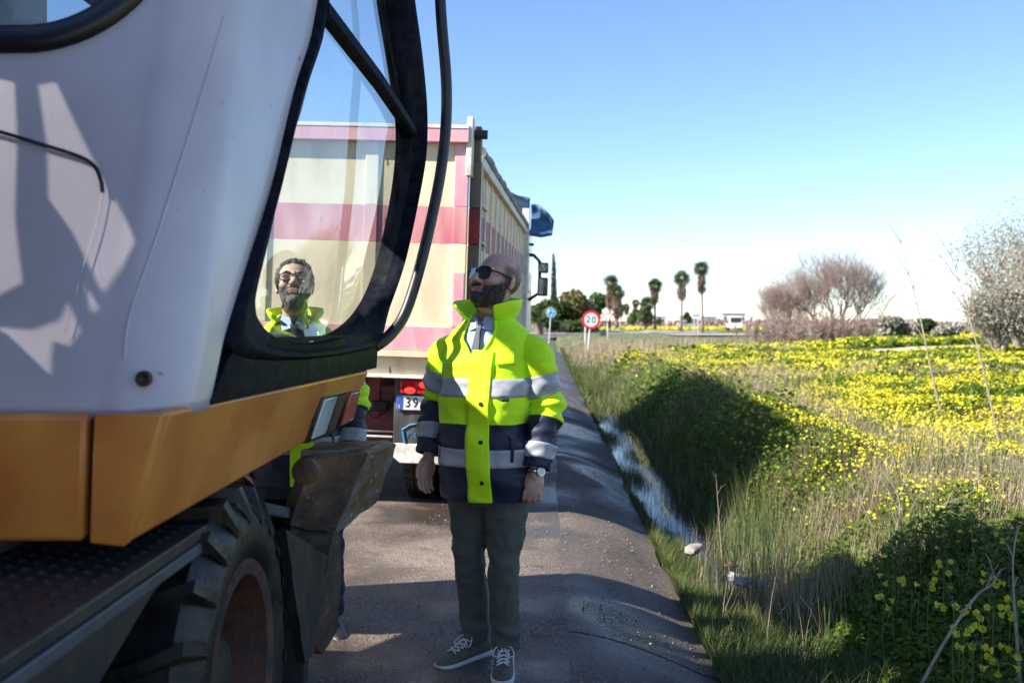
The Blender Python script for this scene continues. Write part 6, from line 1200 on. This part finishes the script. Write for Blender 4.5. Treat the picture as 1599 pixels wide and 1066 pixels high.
# dry grass
VV, FF, TT = [], [], []; base = 0
for n, y0, y1, L, wd in ((72000, 3.4, 12, .34, .0033), (42000, 12, 26, .44, .006), (26000, 26, 60, .5, .016)):
    x, y, u = scatter(n, y0, y1, 1.0, lambda q: np.minimum(view_r(q), 9 + 0 * q), .9); keep = in_gaps(x, y) & (rng.random(n) < dry_map(x, y, u) * .9 + .02); x, y, u = x[keep], y[keep], u[keep]; z = hgt(x, y); V, F, t_ = blades(x, y, z + .3 * canopy(x, y, u), L * (.6 + .8 * vnoise(x, y, .6, 15)), wd, .5); push(V, F, t_)
tag(np_mesh('dry_grass', np.concatenate(VV), np.concatenate(FF), 'dry_grass', np.concatenate(TT)), 'beige dry grass standing in patches along the bank', 'grass', kind='stuff')
# green grass: gutter edge, ditch clumps, verge ahead, shaded near bank
VV, FF, TT = [], [], []; base = 0
def g_add(x, y, L, wd, lean=.5):
    V, F, t_ = blades(x, y, hgt(x, y) - .01, L, wd, lean); push(V, F, t_)
n = 26000; y = 3.2 + 20 * rng.random(n) ** 1.4; u = .83 + np.abs(rng.normal(0, .075, n)) * (1 + .9 * vnoise(y * 0, y, .9, 2)); k_ = vnoise(u * 0, y, .7, 21) > .38 + .30 * smoothstep(6.8, 8.0, y); g_add((u + .035 * y)[k_], y[k_], .10, .005)
for cy, cu_, sy, su, m_ in ((7.6, .98, .55, .10, 5200), (11.5, 1.02, .5, .09, 1500), (9.6, 1.32, .4, .1, 1400), (13.3, 1.25, .5, .12, 1500), (15.5, 1.0, .6, .10, 1500), (17.3, 1.3, .6, .12, 1200), (19.5, 1.05, .8, .12, 1500), (22.5, 1.15, 1.0, .2, 1800), (6.1, 1.02, .35, .12, 3600), (5.4, 1.0, .5, .14, 3600)): y = rng.normal(cy, sy, m_); u = rng.normal(cu_, su, m_); u = np.maximum(u, .84); g_add(u + .035 * y, y, .15, .005, .6)
n = 34000; y = 20 + 42 * rng.random(n); u = .84 + 2.6 * rng.random(n) ** 1.3 * (1 + .02 * y); g_add(u + .035 * y, y, .22, .02)
n = 26000; y = 3.0 + 3.6 * rng.random(n); u = .86 + (view_r(y) - .86) * rng.random(n) ** 1.2; g_add(u + .035 * y, y, .18, .005, .8)
n = 30000; y = 6.5 + 18 * rng.random(n) ** 1.2; u = 1.36 + 1.1 * rng.random(n); g_add(u + .035 * y, y, .30, .008, .9)
n = 9000; y = 7 + 20 * rng.random(n) ** 1.2; u = 1.5 + 1.3 * rng.random(n); k_ = vnoise(u, y, .6, 41) > .5; g_add((u + .035 * y)[k_], y[k_], .62, .009, .35)
n = 7000; y = 24 + 10 * rng.random(n); u = .9 + 1.0 * rng.random(n); g_add(u + .035 * y, y, .42, .014, .4)
n = 8000; y = 60 + 60 * rng.random(n); x = at(860, 1) * y + (at(1599, 1) - at(860, 1)) * y * rng.random(n); k_ = ((x - RC.x) ** 2 + (y - RC.y) ** 2 > (RO + .5) ** 2) & ~((y > 83) & (y < 98) & (x > 12)) & (x - .035 * y > 1.2 + 5 * smoothstep(76, 98, y)); g_add(x[k_], y[k_], .09, .06)
tag(np_mesh('green_grass', np.concatenate(VV), np.concatenate(FF), 'green_grass', np.concatenate(TT)), 'green grass along the gutter, ditch and verge', 'grass', kind='stuff')
# far yellow meadow behind the palms
VV, FF, TT = [], [], []; base = 0; n = 1800; x = rng.uniform(12, 60, n); y = rng.uniform(150, 200, n); V, F, t_ = flowers(x, y, hgt(x, y) + .25, .55 + 0 * x); push(V, F, t_); tag(np_mesh('far_bloom', np.concatenate(VV), np.concatenate(FF), 'oxalis_yellow', np.concatenate(TT)), 'thin yellow strip of flowers behind the palms', 'flowers', kind='stuff')
# rushes at the ditch end
VV, FF, TT = [], [], []; base = 0
for cy, cu_, sd_, m_ in ((7.3, 1.52, .16, 260), (6.7, 1.45, .14, 160), (6.2, 1.25, .16, 120), (8.3, 1.62, .14, 120), (5.6, 1.9, .25, 150)): y = rng.normal(cy, sd_, m_); u = rng.normal(cu_, sd_ * .8, m_); x = u + .035 * y; V, F, t_ = blades(x, y, hgt(x, y), .52, .0065, .22, 4); push(V, F, t_)
tag(np_mesh('rush_clump', np.concatenate(VV), np.concatenate(FF), 'rush_green', np.concatenate(TT)), 'thin upright rushes at the near end of the ditch water', 'reeds', kind='stuff')

# ------------------------------------------------------------------ single plants and rubble in front
def stalk(pts, r, label, seed, nside=5, name='dry_stalk', side_len=.3, start=.3):
    rd = random.Random(seed); P_ = [Vector(p_) for p_ in pts]; b0 = P_[0]; r_ = empty(name, b0, label=label, cat='dry stalk', group='dry stalks in the field'); loc = [p_ - b0 for p_ in P_]; dn = dense(loc, 5)
    G().tube(dn, [r * (1 - .75 * i / (len(dn) - 1)) for i in range(len(dn))], 6).build('stem', 'twig_pale', r_)
    for k in range(nside):
        i = int(len(dn) * (start + (0.98 - start) * (k + .5) / nside)); i = min(i, len(dn) - 2); t_ = (dn[i + 1] - dn[i]).normalized(); s_ = 1 if k % 2 else -1; d_ = (t_ + Vector((s_ * rd.uniform(.4, .9), rd.uniform(-.5, .5), .1))).normalized(); L = side_len * rd.uniform(.6, 1.2)
        G().tube([dn[i], dn[i] + d_ * L * .5 + Vector((0, 0, .02)), dn[i] + d_ * L + Vector((0, 0, .08 * L))], [r * .4, r * .3, r * .12], 5).build('side_twig', 'twig_pale', r_)
def gp(px, py, d): return PT(px, py, d)
stalk([gp(1468, 640, 9), gp(1450, 560, 9), gp(1436, 490, 9), gp(1420, 430, 9), gp(1406, 372, 9)], .0098, 'tall thin dry stalk rising against the sky, left of the two', 1, 7, side_len=.38)
stalk([gp(1560, 690, 8), gp(1536, 580, 8), gp(1515, 500, 8), gp(1498, 440, 8), gp(1484, 395, 8)], .0088, 'tall thin dry stalk rising against the sky, right of the two', 2, 7, side_len=.36)
stalk([gp(1425, 1095, 3.9), gp(1470, 1010, 3.9), gp(1520, 935, 3.95), gp(1549, 912, 3.95), gp(1553, 900, 3.95)], .0075, 'bare pale twig leaning right across the shade in the bottom right corner', 3, 3, side_len=.12, start=.6)
stalk([gp(1596, 1090, 3.9), gp(1588, 1000, 3.9), gp(1583, 930, 3.9), gp(1582, 870, 3.9), gp(1590, 820, 3.95)], .0075, 'upright grey stalk at the right edge in the bottom corner', 4, 4, side_len=.06)
stalk([gp(1398, 858, 6.1), gp(1402, 820, 6.1), gp(1405, 785, 6.1), gp(1392, 752, 6.1), gp(1380, 730, 6.1)], .007, 'forked dry stem on the sunlit bank above the shade, middle one', 5, 4, side_len=.24)
stalk([gp(1365, 835, 6.3), gp(1358, 812, 6.3), gp(1346, 786, 6.3), gp(1340, 770, 6.3)], .006, 'short forked dry stem left of the middle one on the bank', 6, 3, side_len=.2)
stalk([gp(1420, 875, 5.8), gp(1440, 820, 5.8), gp(1470, 792, 5.8), gp(1510, 772, 5.9)], .006, 'dry stem arching right over the flowers above the shade edge', 7, 4, side_len=.2)
stalk([gp(1535, 850, 6.4), gp(1530, 790, 6.4), gp(1527, 730, 6.4), gp(1524, 670, 6.4)], .0065, 'straight grey stalk standing in the flowers at right', 8, 5, side_len=.1)
stalk([gp(1128, 880, 7.0), gp(1122, 800, 7.0), gp(1118, 740, 7.0)], .004, 'thin dry stem standing at the end of the ditch water', 9, 3, side_len=.1)
# nodding yellow oxalis plants in the lit corner
def oxalis(px, py, d, seed, label):
    rd = random.Random(seed); b0 = PT(px, py, d); zb = float(hgt(b0.x, b0.y)); H_ = max(.18, b0.z - zb); r_ = empty('oxalis_plant', (b0.x, b0.y, zb), label=label, cat='flower', group='yellow oxalis in the near corner')
    top = Vector((0, 0, H_)); G().tube(dense([(0.02, 0, 0), (0, 0.01, H_ * .5), top], 4), .0022, 6).build('stem', 'stem_green', r_)
    for k in range(rd.randint(4, 6)):
        a = rd.uniform(0, 6.28); out = Vector((math.cos(a), math.sin(a), 0)) * rd.uniform(.025, .05); c = top + out + Vector((0, 0, rd.uniform(-.01, .03))); ax = (out.normalized() + Vector((0, 0, rd.uniform(-.9, .2)))).normalized(); G().tube([top, top + out * .6 + Vector((0, 0, .02)), c], .0012, 5).build('pedicel', 'stem_green', r_)
        t_ = ax.orthogonal().normalized(); b_ = ax.cross(t_); n_ = 10; L = rd.uniform(.020, .028); rings = []
        for q, rr in ((0, .0022), (.45, .0045), (.8, .009), (1.0, .0135)): rings.append([c + ax * L * q + (t_ * math.cos(2 * math.pi * i / n_) + b_ * math.sin(2 * math.pi * i / n_)) * rr * (1 + (.22 if q == 1 and i % 2 else 0)) for i in range(n_)])
        me = G().loft(rings, False).mesh('flower'); at_ = me.attributes.new('tint', 'FLOAT', 'POINT'); at_.data.foreach_set('value', [rd.uniform(.3, .9)] * len(me.vertices)); finish(me, 'flower', 'oxalis_yellow', r_, angle=0)
for k, (px, py, d) in enumerate(((1490, 950, 4.0), (1505, 985, 3.9), (1520, 1010, 3.85), (1552, 950, 4.1), (1535, 975, 4.0), (1578, 960, 4.2), (1590, 1020, 3.9), (1560, 1040, 3.8), (1450, 915, 4.6), (1380, 940, 4.8), (1395, 905, 5.0), (1475, 890, 4.9), (1590, 950, 4.0), (1550, 905, 4.7))):
    oxalis(px, py, d, 300 + k, 'yellow nodding oxalis flowers on a thin stem in the bottom right corner')
def lump(name, px, py, d, size, m, label, cat, seed, rough=.3):
    c = PT(px, py, d); r_ = Matrix.Rotation(seed, 3, 'Z'); g = G(); g.ell((0, 0, 0), (size[0], size[1], size[2]), r_, 22, 14); me = g.mesh(name)
    for v in me.vertices: v.co *= 1 + rough * mnoise.noise(v.co * (1.4 / size[1]) * .6 + Vector((seed, 0, 0))) + rough * .4 * mnoise.noise(v.co * (3.5 / size[1]) + Vector((seed, 3, 0)))
    o = finish(me, name, m, angle=30); o.location = c; return tag(o, label, cat)
lump('concrete_lump', 1083, 857, 6.9, (.11, .055, .035), 'pale_stone', 'pale stone lump on the grass at the end of the water', 'stone', 1.1); lump('plastic_bag', 1152, 905, 6.35, (.09, .07, .03), 'bag_plastic', 'crumpled white plastic bag among the rushes', 'litter', 2.3, .7); lump('plastic_bag', 1190, 910, 6.3, (.05, .04, .03), 'bag_plastic', 'smaller white scrap right of the crumpled bag', 'litter', 4.1, .7)
lump('clay_shard', 1140, 882, 6.55, (.065, .03, .010), 'rusty_rim', 'reddish brown broken shard behind the crumpled bag', 'litter', 3.0, .4)

# ------------------------------------------------------------------ loose grit on the road and gutter
n = 1300; y = 3.6 + 8 * rng.random(n) ** 1.3; u = np.where(rng.random(n) < .6, .10 + .7 * rng.random(n), -.9 + 1.0 * rng.random(n)); sz = .003 + .006 * rng.random(n) ** 3; x = u + .035 * y; z = road_z(u) + .006 + sz * .3
oct_ = np.array([(1, 0, 0), (0, 1, 0), (-1, 0, 0), (0, -1, 0), (0, 0, .7), (0, 0, -.7)]); of = np.array([(0, 1, 4), (1, 2, 4), (2, 3, 4), (3, 0, 4), (1, 0, 5), (2, 1, 5), (3, 2, 5), (0, 3, 5)])
V = np.stack([x, y, z], -1)[:, None, :] + oct_[None] * sz[:, None, None] * (.6 + .8 * rng.random((n, 6, 1))); F = (of[None] + (np.arange(n) * 6)[:, None, None]).reshape(-1, 3)
tag(np_mesh('road_grit', V.reshape(-1, 3), F, 'pale_stone'), 'loose grit scattered over the road edge and gutter', 'gravel', kind='stuff')
